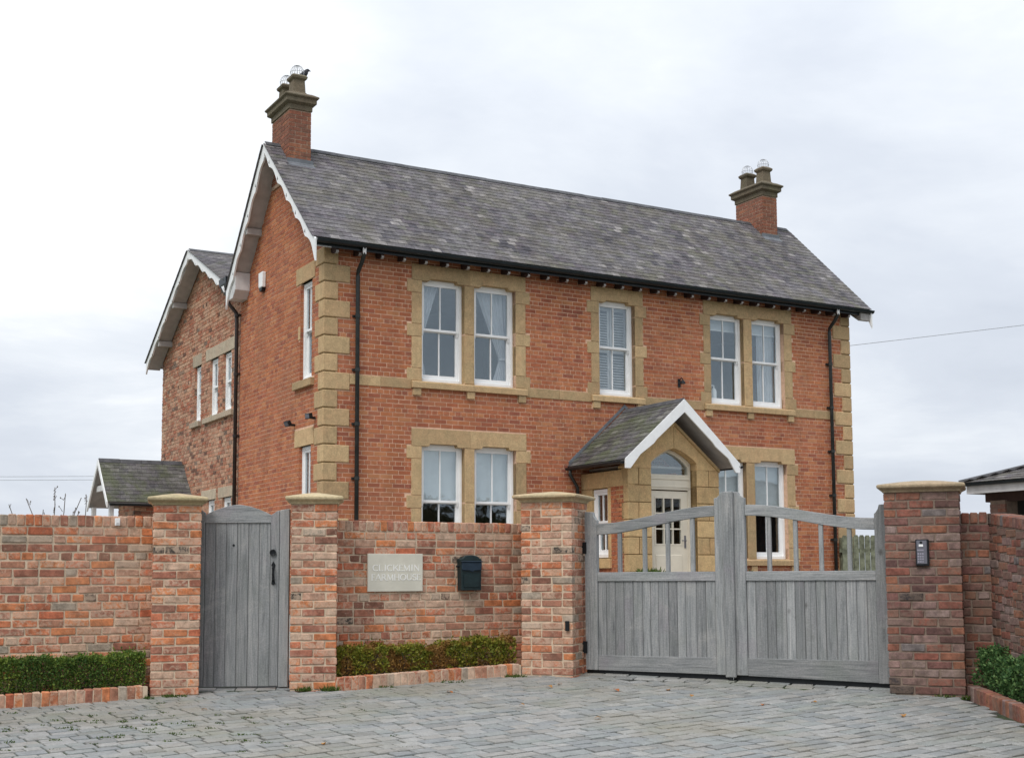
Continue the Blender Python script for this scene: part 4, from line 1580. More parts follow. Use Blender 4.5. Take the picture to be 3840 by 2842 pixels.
def pillar(loc, ang, w, d, courses, kind, label, capmat='stone_cap', cap_over=0.055):
    """loc: front left corner on the ground"""
    x, y = loc
    p = empty('brick_pillar', (x, y, gz(y)), ang)
    tag(p, label, 'pillar', 'brick gate pillars')
    H = courses * BC
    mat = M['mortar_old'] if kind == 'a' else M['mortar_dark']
    MB().box(.008, w - .008, .008, d - .008, -.12, H).build('mortar_core', mat, p)
    for i in range(-1, courses):
        z = i * BC + BC / 2
        if i % 2 == 0:
            for face_y in (.05125, d - .05125):
                rr = runs(w)
                if i % 4 == 0:
                    rr = [(w - a - L, L) for a, L in rr]
                for a, L in rr:
                    lay(p, a + L / 2, face_y, z, L, 0, kind)
            for face_x in (.05125, w - .05125):
                for a, L in runs(d - .225):
                    lay(p, face_x, .1125 + a + L / 2, z, L, 1, kind)
        else:
            for face_x in (.05125, w - .05125):
                for a, L in runs(d):
                    lay(p, face_x, a + L / 2, z, L, 1, kind)
            for face_y in (.05125, d - .05125):
                rr = runs(w - .225)
                if i % 4 == 1:
                    rr = [(w - .225 - a - L, L) for a, L in rr]
                for a, L in rr:
                    lay(p, .1125 + a + L / 2, face_y, z, L, 0, kind)

    def ring(e, z):
        return [(-e, -e, z), (w + e, -e, z), (w + e, d + e, z), (-e, d + e, z)]
    hw = min(w, d) / 2
    MB().loft([ring(.008, H), ring(.012, H + .018), ring(.03, H + .03), ring(cap_over - .008, H + .038), ring(cap_over, H + .046), ring(cap_over, H + .066), ring(cap_over - .01, H + .074),
               ring(-hw * .5, H + .105), ring(-hw * .92, H + .12)]).build('pillar_cap', M[capmat], p, bevel=.004)
    return p


P1 = pillar((-3.335, 12.135), R(15), .44, .44, 23, 'a', 'brick pillar left of the small pedestrian gate, beside the dark green hedge')
P2 = pillar((-2.115, 12.49), R(7), .44, .44, 23, 'a', 'brick pillar between the small pedestrian gate and the wall with the name plaque')
P3 = pillar((0.085, 13.485), R(-20), .5525, .5525, 23, 'a', 'wide brick pillar between the letterbox wall and the left leaf of the double gate', cap_over=.07)
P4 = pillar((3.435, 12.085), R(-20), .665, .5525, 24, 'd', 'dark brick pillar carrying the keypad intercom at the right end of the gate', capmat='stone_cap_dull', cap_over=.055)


def garden_wall(p0, ang, length, z_top, kind, label, z_base=None, soldier_h=0.10, ramp=0.0, halves=None):
    """front face starts at p0 and runs along ang; z_top absolute height of the coping top"""
    y_min = min(p0[1], p0[1] + length * math.sin(ang))
    zb = gz(y_min) - .05 if z_base is None else z_base
    w = empty('garden_wall', (p0[0], p0[1], zb), ang)
    tag(w, label, 'wall', 'brick garden walls')
    H = z_top - zb
    mat = M['mortar_old'] if kind == 'a' else M['mortar_dark']
    body = H - soldier_h - .01

    def dz(x):
        return -ramp * x
    core = MB()
    core.prism([(0, -.1), (length, -.1), (length, body + dz(length)), (0, body)], XZ, .008, .215)
    core.prism([(0, body - .001), (length, body - .001 + dz(length)), (length, H - .012 + dz(length)), (0, H - .012)], XZ, .006, .209)
    core.build('mortar_core', mat, w)
    n = int(body / BC) + 1
    for i in range(n):
        zc = body - (i + .5) * BC
        if zc < -.06:
            break
        hd = (i % 5 == 3)
        x = -(.056 if hd else (.1125 if i % 2 else 0.0)) - rp.uniform(0, .02)
        while x < length:
            L = .1025 if hd or rp.random() < .08 else .215
            s, t = max(x, 0), min(x + L, length)
            if t - s > .04:
                xm = (s + t) / 2
                lay(w, xm, .05125, zc + dz(xm), t - s, 0, kind)
            x += L + .0105
    # brick-on-edge coping
    me = []
    for i in range(5):
        rr = random.Random(400 + i)
        m_ = MB().box(-.033, .033, -.109, .109, -soldier_h / 2, soldier_h / 2)
        m_.v = [(a + rr.uniform(-.003, .003), b + rr.uniform(-.004, .004), c + rr.uniform(-.003, .003)) for a, b, c in m_.v]
        me.append(m_.mesh('coping_brick', M['brick_old' if kind == 'a' else 'brick_old_dark'], bevel=.007))
    x = .036
    while x < length - .02:
        piece('coping_brick', rp.choice(me), w, (x, .105, H - soldier_h / 2 + dz(x)), None, (rp.uniform(-.02, .02), rp.uniform(-.03, .03), rp.uniform(-.03, .03)))
        x += .0755
    return w


WL_A = R(27.0)
wl_end = Vector((-3.36, 12.47))
wl_len = 3.1
garden_wall((wl_end.x - wl_len * math.cos(WL_A), wl_end.y - wl_len * math.sin(WL_A)), WL_A, wl_len, 1.2 + .592, 'a',
            'long brick wall with brick coping at the left edge, behind the dark green hedge')
WM = (-1.85, 12.84)
WM_A = R(29.5)
mid_wall = garden_wall(WM, WM_A, 2.32, 1.2 + .568, 'a', 'brick wall carrying the stone name plaque and the letterbox')
# right: a short link behind the pillar and the return wall coming towards the viewer
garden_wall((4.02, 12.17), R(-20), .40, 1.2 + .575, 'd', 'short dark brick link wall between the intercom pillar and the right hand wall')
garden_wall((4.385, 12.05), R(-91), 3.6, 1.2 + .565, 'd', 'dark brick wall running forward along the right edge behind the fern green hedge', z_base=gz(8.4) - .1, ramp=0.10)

# ------------------------------------------------------------------ raised beds: brick edging, soil, hedges


def edging(p0, p1, kind, label, h=0.115, tops=None):
    p0, p1 = Vector(p0), Vector(p1)
    d = (p1 - p0)
    ln = d.length
    ang = math.atan2(d.y, d.x)
    e = empty('bed_edging', (p0.x, p0.y, gz(p0.y)), ang)
    rise = (gz(p1.y) - gz(p0.y)) / ln
    tag(e, label, 'edging', 'brick edgings of the planting beds')
    me = []
    for i in range(5):
        rr = random.Random(500 + i)
        m_ = MB().box(-.034, .034, 0, .10, -.06, h)
        m_.v = [(a + rr.uniform(-.003, .003), b + rr.uniform(-.004, .004), c + rr.uniform(-.004, .004)) for a, b, c in m_.v]
        me.append(m_.mesh('brick', M['brick_old' if kind == 'a' else 'brick_old_dark'], bevel=.007))
    x = .036
    while x < ln:
        piece('brick', rp.choice(me), e, (x, 0, rise * x), None, (rp.uniform(-.02, .02), rp.uniform(-.03, .03), rp.uniform(-.04, .04)))
        x += .0735
    MB().prism([(0, -.05), (ln, -.05 + rise * ln), (ln, h - .012 + rise * ln), (0, h - .012)], XZ, .006, .095).build('mortar_core', M['mortar_old' if kind == 'a' else 'mortar_dark'], e)
    return e


B1 = ((-5.60, 10.93), (-3.33, 12.055))
B2 = ((-1.66, 12.50), (0.085, 13.49))
B3 = ((4.05, 11.80), (4.055, 9.2))
edging(*B1, 'a', 'low brick edging below the dark green hedge at left')
edging(*B2, 'a', 'low brick edging below the brown tinged hedge in front of the name plaque wall')
edging(*B3, 'd', 'low dark brick edging below the hedge at the right edge')


def bed_soil(p0, p1, depth, side):
    p0, p1 = Vector(p0), Vector(p1)
    d = (p1 - p0).normalized()
    n = Vector((-d.y, d.x)) * side
    q = [p0 + n * .05, p1 + n * .05, p1 + n * depth, p0 + n * depth]
    o = MB().add([(a.x, a.y, gz(a.y) + .085) for a in q], [(0, 1, 2, 3)]).build('soil', M['soil'])
    o['kind'] = 'structure'


bed_soil(*B1, .42, 1)
bed_soil(*B2, .38, 1)
bed_soil(*B3, .34, 1)


def hedge(p0, p1, off, width, height, nleaf, mat, label, seed, leaf=0.017, lumps=0.05, name='box_hedge', z_extra=0.09):
    rn = random.Random(seed)
    p0, p1 = Vector(p0), Vector(p1)
    d = p1 - p0
    ln = d.length
    ang = math.atan2(d.y, d.x)
    h = empty(name, (p0.x, p0.y, gz(p0.y)), ang)
    tag(h, label, 'hedge')
    rise = (gz(p1.y) - gz(p0.y)) / ln
    ph = [rn.uniform(0, 6.28) for _ in range(6)]

    def top(x):
        return height + lumps * (.4 * math.sin(x * 5 + ph[0]) + .35 * math.sin(x * 17 + ph[1]) + .35 * math.sin(x * 43 + ph[2]))

    def front(x, z):
        return off + lumps * .6 * (math.sin(x * 9 + ph[3] + z * 4) * .5 + .5 * math.sin(x * 21 + ph[4] + z * 11))
    st = MB()
    x = .06
    while x < ln:
        y = off + width * rn.uniform(.3, .6)
        for _ in range(4):
            st.tube([(x, y, rise * x + z_extra - .06), (x + rn.uniform(-.05, .05), y + rn.uniform(-.06, .06), rise * x + z_extra + top(x) * .5), (x + rn.uniform(-.09, .09), y + rn.uniform(-.1, .1), rise * x + z_extra + top(x) * .85)], [.006, .004, .002], 4)
        x += .11
    st.build('stems', M['twig'], h)
    v, f = [], []
    for i in range(nleaf):
        x = rn.uniform(0, ln)
        # denser near the skin
        a = rn.random()
        if a < .5:
            t = rn.random() ** .8
            z = top(x) * t
            y = front(x, z) + abs(rn.gauss(0, .03))
        elif a < .85:
            y = off + width * rn.random()
            z = top(x) - abs(rn.gauss(0, .03)) + rn.gauss(0, .008)
        else:
            y = off + width * rn.random()
            z = top(x) * rn.random()
        if rn.random() < .06:
            z += rn.uniform(0, .05)
        c = Vector((x, y, rise * x + z_extra + max(z, .0)))
        dr = Vector((rn.gauss(0, 1), rn.gauss(-.6, 1), rn.gauss(.8, 1))).normalized()
        sd = dr.cross(Vector((rn.gauss(0, 1), rn.gauss(0, 1), rn.gauss(0, 1)))).normalized()
        L = leaf * rn.uniform(.6, 1.6)
        n = len(v)
        v += [c, c + dr * L * .5 + sd * L * .32, c + dr * L, c + dr * L * .5 - sd * L * .32]
        f.append((n, n + 1, n + 2, n + 3))
    m_ = MB()
    m_.v = [tuple(q) for q in v]
    m_.f = f
    m_.build('foliage', mat, h, 'stuff')
    return h


hedge(B1[0], B1[1], .12, .30, .305, 26000, M['leaf_a'], 'dense dark green clipped hedge against the wall at the left edge', 1, leaf=.020, lumps=.03)
hedge((B2[0][0] + .02, B2[0][1] + .01), B2[1], .11, .27, .265, 13000, M['leaf_b'], 'low hedge with brown tinged plants below the name plaque and letterbox', 2, leaf=.024, lumps=.05)
hedge((4.10, 11.93), (4.07, 9.3), .10, .24, .30, 15000, M['leaf_c'], 'loose fern green hedge along the wall at the right edge', 3, leaf=.026, lumps=.10)

# ================================================================== GATES


def gate_plane(o, t, z, d=0.0):
    return (t, d, z)


def boards(parent, x0, x1, z0, z1, n, y0, y1, mat, ztop=None, seed=0):
    rr = random.Random(seed)
    ws = [rr.uniform(.85, 1.15) for _ in range(n)]
    tot = sum(ws)
    x = x0
    for w in ws:
        W = (x1 - x0) * w / tot
        m_ = MB()
        zt0 = zt1 = z1
        c = .006
        yo = rr.uniform(-.002, .002)
        # tongue-and-groove board with chamfered front arrises
        cx = x + W / 2
        poly = [(-W / 2 + .001, y1), (-W / 2 + .001, y0 + c), (-W / 2 + c + .001, y0 + yo), (W / 2 - c - .001, y0 + yo), (W / 2 - .001, y0 + c), (W / 2 - .001, y1)]
        m_.prism(poly, XY, z0, z1)
        m_.build('board', mat if not isinstance(mat, list) else rr.choice(mat), parent, loc=(cx, 0, 0))
        x += W


def leaf(side):
    """one leaf of the double gate; local x runs from the pillar to the middle"""
    if side == 'L':
        g = empty('driveway_gate', (G0.x, G0.y, 1.2), GA)
        tag(g, 'left leaf of the weathered grey oak double gate, hinged on the wide pillar', 'gate', 'double gate leaves')
        mx = lambda x: x
    else:
        g = empty('driveway_gate', (G1.x, G1.y, 1.2), GA)
        tag(g, 'right leaf of the weathered grey oak double gate, hinged on the intercom pillar', 'gate', 'double gate leaves')
        mx = lambda x: -x
    W = 1.532
    zb = -.95 if side == 'L' else -1.012
    zm = -.968
    y0, y1 = -.035, .035

    def pr(name, poly, d0, d1, mat):
        q = [(mx(a), b) for a, b in poly]
        MB().prism(q, XZ, d0, d1).build(name, M[mat], g, bevel=.004)
    # hanging stile with a shouldered head
    pr('stile', [(.0, zb), (.135, zb), (.135, .585), (.118, .60), (.098, .632), (.088, .672), (.0, .676)], y0, y1, 'oak_v')
    # meeting stile, taller, shoulder facing the hinge side
    pr('stile', [(W - .148, zm), (W, zm), (W, .835), (W - .082, .835), (W - .095, .805), (W - .118, .785), (W - .148, .775)], y0, y1, 'oak_v')
    # swept top rail
    top, low = [], []
    for i in range(25):
        t = i / 24
        x = .135 + (W - .148 - .135) * t
        s = t * t * (3 - 2 * t)
        top.append((x, .548 + .158 * s))
        low.append((x, .436 + .162 * s))
    pr('top_rail', top + low[::-1], y0 + .006, y1 - .006, 'oak_h')
    pr('middle_rail', [(.135, -.045), (W - .148, -.045), (W - .148, .048), (.135, .048)], y0 + .005, y1 - .005, 'oak_h')
    pr('bottom_rail', [(.135, zb + (zm - zb) * .09), (W - .148, zm - (zm - zb) * .09), (W - .148, -.80), (.135, -.80)], y0 + .005, y1 - .005, 'oak_h')
    for k, x in enumerate((.375, .645, .890, 1.150)):
        t = (x - .135) / (W - .283)
        s = t * t * (3 - 2 * t)
        pr('baluster', [(x - .021, .046), (x + .021, .046), (x + .021, .440 + .162 * s), (x - .021, .440 + .162 * s)], -.02, .02, 'oak_v')
    a, b = sorted((mx(.135), mx(W - .148)))
    boards(g, a, b, -.80, -.045, 13, -.014, .012, [M['oak_v'], M['oak_v'], M['oak_w'], M['oak_g']], seed=3 if side == 'L' else 8)
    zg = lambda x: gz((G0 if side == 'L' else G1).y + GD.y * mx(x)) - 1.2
    pr('gap_shade', [(0, zg(0) - .01), (W, zg(W) - .01), (W, zm + .01), (0, zb + .01)], -.004, .02, 'iron')  # dark strip standing in for the shade in the gap below the leaf
    # hinges
    for z in (-.72, .30):
        MB().box(min(mx(-.05), mx(.02)), max(mx(-.05), mx(.02)), y0 - .012, y0 + .01, z - .06, z + .06).build('hinge', M['iron'], g)
    return g


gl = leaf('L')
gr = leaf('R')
# cover strip closing the joint, fixed to the left leaf
MB().box(1.478, 1.585, -.075, -.036, -.99, .84).build('cover_strip', M['oak_v'], gl, bevel=.008)
MB().tube([(1.53, -.055, -1.03), (1.53, -.055, -.95)], .02, 8).build('drop_bolt', M['iron'], gl)

# pedestrian gate between the two left pillars
pg = empty('pedestrian_gate', (-3.02, 12.60, 1.2), R(4))
tag(pg, 'small weathered grey oak gate with arched head and black ring latch', 'gate')
W = .868
MB().prism([(0, -1.02), (.062, -1.02), (.062, .632), (.03, .655), (0, .668)], XZ, -.03, .03).build('stile', M['oak_v'], pg, bevel=.004)
MB().prism([(.690, -1.02), (.772, -1.02), (.772, .655), (.74, .645), (.715, .625), (.690, .612)], XZ, -.03, .03).build('stile', M['oak_v'], pg, bevel=.004)
MB().prism([(.776, -1.03), (W, -1.03), (W, .67), (.80, .66), (.776, .655)], XZ, -.045, .05).build('gate_post', M['oak_v'], pg, bevel=.005)
top = []
for i in range(31):
    t = i / 30
    x = .062 + (.690 - .062) * t
    c = abs(2 * t - 1)
    top.append((x, .612 + .098 * (1 - c ** 1.7) * (1.0 if c < .9 else 1.0)))
MB().prism(top + [(.690, .535), (.062, .535)], XZ, -.026, .026).build('head_rail', M['oak_h'], pg, bevel=.003)
boards(pg, .062, .690, -1.02, .535, 6, -.014, .012, [M['oak_v'], M['oak_w'], M['oak_g']], seed=5)
MB().box(.062, .690, .012, .035, -.95, -.80).box(.062, .690, .012, .035, -.25, -.12).build('ledge_rail', M['oak_h'], pg)
lat = MB().tube([(.712, -.030, .250), (.712, -.042, .250)], .026, 12)
lat.tube([(.712 + .026 * math.cos(a), -.046, .25 + .026 * math.sin(a)) for a in [2 * math.pi * i / 16 for i in range(17)]], .006, 6)
lat.build('ring_latch', M['iron'], pg)
han = MB().prism([(.700, -.05), (.718, -.062), (.736, -.05), (.730, -.01), (.724, .05), (.730, .11), (.738, .13), (.718, .165), (.698, .13), (.706, .11), (.712, .05), (.706, -.01)], XZ, -.038, -.030)
han.tube([(.718, -.035, .12), (.718, -.075, .10), (.718, -.08, .05), (.718, -.075, 0.0), (.718, -.035, -.02)], .010, 8)
han.build('pull_handle', M['iron'], pg)
MB().tube([(.335, -.017, .32), (.335, -.0155, .32)], .012, 8).build('knot_hole', M['iron'], pg)

# ================================================================== THINGS ON THE WALLS
cw, sw_ = math.cos(WM_A), math.sin(WM_A)


def on_mid(t, d):
    return (WM[0] + t * cw + d * sw_, WM[1] + t * sw_ - d * cw)


x, y = on_mid(.459, .0)
pl = empty('name_plaque', (x, y, 1.2 - .135), WM_A)
tag(pl, 'pale stone name plaque reading CLICKEMIN FARMHOUSE on the brick wall', 'plaque')
PWd, PHt = .604, .378
MB().box(0, PWd, -.022, .0, 0, PHt).build('slab', M['plaque'], pl, bevel=.003)


def glyph(ch):
    """strokes on a unit-height cap: ('l', x0,y0,x1,y1,w) lines, ('a', cx,cy,rx,ry,a0,a1) arcs"""
    T, t = .15, .065
    G = {
        'C': (.86, [('a', .46, .5, .40, .47, 48, 312)]),
        'L': (.74, [('l', .14, 0, .14, 1, T), ('l', .04, .03, .62, .03, t), ('l', .60, 0, .64, .2, t), ('s', .14, 1), ]),
        'I': (.46, [('l', .22, 0, .22, 1, T), ('s', .22, 0), ('s', .22, 1)]),
        'K': (.86, [('l', .14, 0, .14, 1, T), ('l', .2, .42, .74, 1, t), ('l', .34, .56, .82, 0, T), ('s', .14, 0), ('s', .14, 1), ('s', .8, 0)]),
        'E': (.66, [('l', .14, 0, .14, 1, T), ('l', .04, .03, .60, .03, t), ('l', .1, .52, .5, .52, t), ('l', .04, .97, .58, .97, t), ('l', .6, 0, .62, .18, t), ('l', .56, .84, .58, 1, t)]),
        'M': (1.06, [('l', .14, 0, .16, 1, t), ('l', .16, 1, .52, .05, T), ('l', .52, .05, .88, 1, t), ('l', .9, 0, .88, 1, T), ('s', .14, 0), ('s', .9, 0)]),
        'N': (.92, [('l', .14, 0, .14, 1, t), ('l', .12, 1, .78, 0, T), ('l', .78, 0, .78, 1, t), ('s', .14, 0), ('s', .78, 1)]),
        'F': (.62, [('l', .14, 0, .14, 1, T), ('l', .1, .52, .48, .52, t), ('l', .04, .97, .58, .97, t), ('l', .56, .84, .58, 1, t), ('s', .14, 0)]),
        'A': (.88, [('l', .06, 0, .44, 1, t), ('l', .44, 1, .82, 0, T), ('l', .2, .36, .66, .36, t), ('s', .08, 0), ('s', .8, 0)]),
        'R': (.84, [('l', .14, 0, .14, 1, T), ('a', .32, .74, .28, .24, -90, 90), ('l', .14, .97, .34, .97, t), ('l', .14, .5, .34, .5, t), ('l', .34, .5, .80, 0, T), ('s', .14, 0), ('s', .78, 0)]),
        'H': (.92, [('l', .14, 0, .14, 1, T), ('l', .76, 0, .76, 1, T), ('l', .14, .52, .76, .52, t), ('s', .14, 0), ('s', .14, 1), ('s', .76, 0), ('s', .76, 1)]),
        'O': (.98, [('a', .48, .5, .42, .47, 0, 360)]),
        'U': (.90, [('l', .14, .35, .14, 1, T), ('a', .44, .36, .30, .33, 180, 360), ('l', .74, .35, .74, 1, t), ('s', .14, 1), ('s', .74, 1)]),
        'S': (.64, [('a', .32, .73, .24, .24, 30, 270), ('a', .32, .26, .26, .24, -150, 90)]),
    }
    return G[ch]


def text_line(s, x0, z0, h, width):
    tot = sum(glyph(c)[0] for c in s)
    k = width / tot
    m_ = MB()
    px = x0
    yd0, yd1 = -.0245, -.0215

    def seg(xa, za, xb, zb, w):
        dx, dz = xb - xa, zb - za
        ln = math.hypot(dx, dz) or 1
        nx, nz = -dz / ln * w / 2, dx / ln * w / 2
        m_.prism([(xa + nx, za + nz), (xb + nx, zb + nz), (xb - nx, zb - nz), (xa - nx, za - nz)], XZ, yd0, yd1)
    for c in s:
        adv, st = glyph(c)
        X = lambda a: px + a * k
        Y = lambda b: z0 + b * h
        for q in st:
            if q[0] == 'l':
                seg(X(q[1]), Y(q[2]), X(q[3]), Y(q[4]), q[5] * h)
            elif q[0] == 's':
                seg(X(q[1]) - .13 * h, Y(q[2]), X(q[1]) + .13 * h, Y(q[2]), .05 * h)
            else:
                _, cx, cy, rx, ry, a0, a1 = q
                n = 14
                for i in range(n):
                    u0, u1 = R(a0 + (a1 - a0) * i / n), R(a0 + (a1 - a0) * (i + 1) / n)
                    wv = (.075 + .085 * abs(math.cos((u0 + u1) / 2))) * h
                    seg(X(cx + rx * math.cos(u0)), Y(cy + ry * math.sin(u0)), X(cx + rx * math.cos(u1)), Y(cy + ry * math.sin(u1)), wv)
        px += adv * k
    return m_


text_line('CLICKEMIN', .050, .205, .062, .52).build('lettering', M['letter'], pl)
text_line('FARMHOUSE', .035, .112, .062, .545).build('lettering', M['letter'], pl)

x, y = on_mid(1.461, 0)
lb = empty('letterbox', (x, y, 1.2 - .132), WM_A)
tag(lb, 'dark green wall mounted letterbox with curved top and flap', 'letterbox')
bw, bh = .245, .362
arc = [(bw / 2 + bw * .40 * math.cos(a), bh - .035 + .035 * math.sin(a)) for a in [math.pi * i / 10 for i in range(11)]]
MB().prism([(.008, 0), (bw - .008, 0), (bw - .004, .25), (bw, bh - .045), (bw - .004, bh - .035)] + arc + [(.004, bh - .035), (0, bh - .045), (.004, .25)], XZ, -.095, -.002).build('body', M['boxgreen'], lb, bevel=.005)
MB().prism([(.010, bh - .155), (bw / 2 - .03, bh - .158), (bw / 2, bh - .172), (bw / 2 + .03, bh - .158), (bw - .010, bh - .155), (bw - .006, bh - .075), (.006, bh - .075)], XZ, -.112, -.096).build('flap', M['boxlid'], lb, bevel=.004)
MB().box(0, bw, -.118, -.094, bh - .072, bh - .060).build('hood', M['boxlid'], lb, bevel=.003)
MB().box(.03, bw - .03, -.102, -.096, .03, .17).build('door_panel', M['boxgreen'], lb, bevel=.004)
MB().tube([(-.028, -.05, bh - .115), (.004, -.05, bh - .115)], .012, 8).build('knob', M['iron'], lb)

# intercom on the right pillar
a4 = R(-20)
c4, s4 = math.cos(a4), math.sin(a4)
it = empty('keypad_intercom', (3.435 + .272 * c4, 12.085 + .272 * s4, 1.2 + .085), a4)
tag(it, 'dark keypad intercom panel fixed to the right hand brick pillar', 'intercom')
MB().box(0, .118, -.035, -.002, 0, .242).build('housing', M['iron'], it, bevel=.006)
MB().box(.010, .100, -.040, -.0352, .018, .232).build('face_plate', M['silver'], it, bevel=.003)
MB().box(.014, .072, -.0425, -.0405, .135, .150).build('display', M['key'], it)
MB().box(.030, .068, -.044, -.0405, .175, .196).build('call_button', M['white'], it)
MB().tube([(.05, -.042, .213), (.05, -.0402, .213)], .012, 10).build('lens', M['iron'], it)
for i in range(4):
    for j in range(3):
        MB().box(.018 + j * .019, .032 + j * .019, -.0425, -.0405, .030 + i * .024, .046 + i * .024).build('key', M['key'], it)

# black gate eye on the wide pillar
s3, c3 = math.sin(R(-20)), math.cos(R(-20))
ge = MB().box(-.02, .02, -.03, 0, -.05, .05).build('gate_sensor', M['iron'], bevel=.005)
ge.location = (.085 + .50 * c3 + .002 * s3, 13.485 + .50 * s3 - .002 * c3, 1.2 - .49)
ge.rotation_euler = (0, 0, R(-20))
tag(ge, 'small black gate sensor low on the front of the wide pillar', 'sensor')
# small white box on the left wall coping
wbx = empty('white_box', (-3.73, 12.265, 1.2 + .50), WL_A)
tag(wbx, 'small white plastic box on the coping of the left wall', 'box')
MB().box(0, .045, -.02, .03, 0, .07).build('case', M['white'], wbx, bevel=.004)
MB().box(.010, .035, -.024, -.0195, .012, .03).build('cover', M['white_dull'], wbx)

# ================================================================== THINGS ON THE HOUSE


def at_house(name, u, v, z, rz=0.0):
    return empty(name, HW(u, v, z), TH + rz)


al = at_house('alarm_box', 0, 3.02, Z(5.28), -math.pi / 2)
tag(al, 'white alarm box with dark base high on the brick gable', 'alarm box')
MB().prism([(-.10, .07), (.10, .07), (.11, .36), (-.11, .36)], XZ, -.08, -.004).build('case', M['white'], al, bevel=.012)
MB().prism([(-.06, 0), (.06, 0), (.09, .068), (-.09, .068)], XZ, -.075, -.004).build('base', M['iron'], al, bevel=.008)

for (v, z, lab, tl) in ((1.32, Z(2.60), 'tilted black floodlight on the gable wall, the left one of two', .5), (0.36, Z(2.62), 'black floodlight seen from the side next to the corner quoins', .15)):
    fl = at_house('floodlight', 0, v, z, -math.pi / 2)
    tag(fl, lab, 'floodlight', 'floodlights on the gable')
    MB().box(-.02, .02, -.09, -.002, .0, .04).build('bracket', M['iron'], fl, bevel=.004)
    q = MB().prism([(-.10, -.045), (.10, -.045), (.10, .045), (-.10, .045)], XY, 0, .13).build('lamp_head', M['iron'], fl, bevel=.008)
    q.location = (0, -.11, .0)
    q.scale = (.72, .72, .72)
    q.rotation_euler = (tl, 0, .2)
    g2 = MB().box(-.08, .08, -.049, -.046, .02, .11).build('lens', M['silver'], q)
lm = at_house('wall_lamp', 7.23, 0, Z(3.60))
tag(lm, 'small dark hooked wall lamp on the front above the porch', 'lamp')
MB().box(-.03, .03, -.02, -.002, 0, .16).build('back_plate', M['iron'], lm, bevel=.004)
MB().tube([(0, -.02, .12), (0, -.08, .17), (0, -.12, .15), (0, -.12, .10)], .01, 6).build('arm', M['iron'], lm)
MB().loft([[(r * math.cos(a), -.12 + r * math.sin(a), z) for a in [2 * math.pi * i / 10 for i in range(10)]] for r, z in ((.02, .12), (.05, .08), (.055, .05))]).build('shade', M['iron'], lm)

# --- blinds, curtains and shutters seen through the panes


def blind(u0, u1, z0, z1, label, v=.30, pleats=0, mat='blind', ):
    o = at_house('window_blind', u0, v, z0)
    tag(o, label, 'blind', 'window blinds')
    w, h = u1 - u0, z1 - z0
    n = max(2, pleats)
    m_ = MB()
    pts = [(w * 0, 0)]
    ring0 = []
    for i in range(n + 1):
        zz = h * i / n
        ring0.append((.0 + (.008 if i % 2 else 0), zz))
    for k in range(n):
        (ya, za), (yb, zb_) = ring0[k], ring0[k + 1]
        m_.add([(0, ya, za), (w, ya, za), (w, yb, zb_), (0, yb, zb_)], [(0, 1, 2, 3)])
    m_.build('cloth', M[mat], o)
    MB().box(0, w, -.012, .012, -.025, 0).build('bottom_bar', M['white'], o)
    return o


def curtain(u0, u1, z0, z1, label, tie=None, v=.32, seed=0, flip=False):
    """pleated drape; with tie the inner edge swings back to the jamb at the given height"""
    o = at_house('curtain', u0 if not flip else u1, v, z0)
    tag(o, label, 'curtain', 'curtains')
    w, h = u1 - u0, z1 - z0
    nu, nz = 36, 24
    m_ = MB()
    vs = []
    for j in range(nz + 1):
        z = h * j / nz
        if tie is None:
            ww = w
        else:
            t = tie / h
            k = z / h
            ww = w * (.22 + .78 * abs(k - t) / (max(t, 1 - t))) if k >= t else w * (.22 + .28 * (t - k) / t)
        for i in range(nu + 1):
            s = i / nu
            x = ww * s * (-1 if flip else 1)
            vs.append((x, .022 * math.sin(s * 34 + .6 * math.sin(z * 2 + seed)), z))
    fs = [(j * (nu + 1) + i, j * (nu + 1) + i + 1, (j + 1) * (nu + 1) + i + 1, (j + 1) * (nu + 1) + i) for j in range(nz) for i in range(nu)]
    m_.add(vs, fs)
    m_.build('drape', M['cloth'], o, smooth=True)
    if tie is not None:
        MB().box(*( (-w * .24, .01) if flip else (-.01, w * .24)), -.035, .035, tie - .02, tie + .02).build('tie_back', M['cloth'], o)


curtain(1.80, 2.25, ZS + .05, ZO, 'white tied back curtain in the left upstairs window of the left pair', tie=.62, seed=1)
curtain(3.0, 3.60, ZS + .05, ZO, 'white tied back curtain in the right upstairs window of the left pair', tie=.5, seed=2, flip=True)
curtain(9.45, 9.86, ZS + .05, ZO, 'pale curtain in the rightmost upstairs window', seed=3, flip=True)
blind(1.80, 2.58, GS + .96, GO, 'pale blind covering the top half of the left ground floor window', v=.235, pleats=2)
blind(2.82, 3.61, GS + .96, GO, 'pale blind covering the top half of the ground floor window beside the porch', v=.235, pleats=2)
blind(8.03, 8.83, GS + .95, GO, 'pale blind in the ground floor window half hidden by the porch', v=.235, pleats=2)
blind(9.08, 9.87, GS + 1.05, GO, 'pale blind in the right hand ground floor window', v=.235, pleats=6)
blind(8.03, 8.83, ZO - .22, ZO, 'short roller blind at the top of the left upstairs window of the right pair', v=.28)
blind(9.08, 9.87, ZO - .22, ZO, 'short roller blind at the top of the rightmost upstairs window', v=.28)
sh = at_house('window_shutters', 5.43, .27, ZS + .05)
tag(sh, 'white louvred shutters inside the window above the porch', 'shutters')
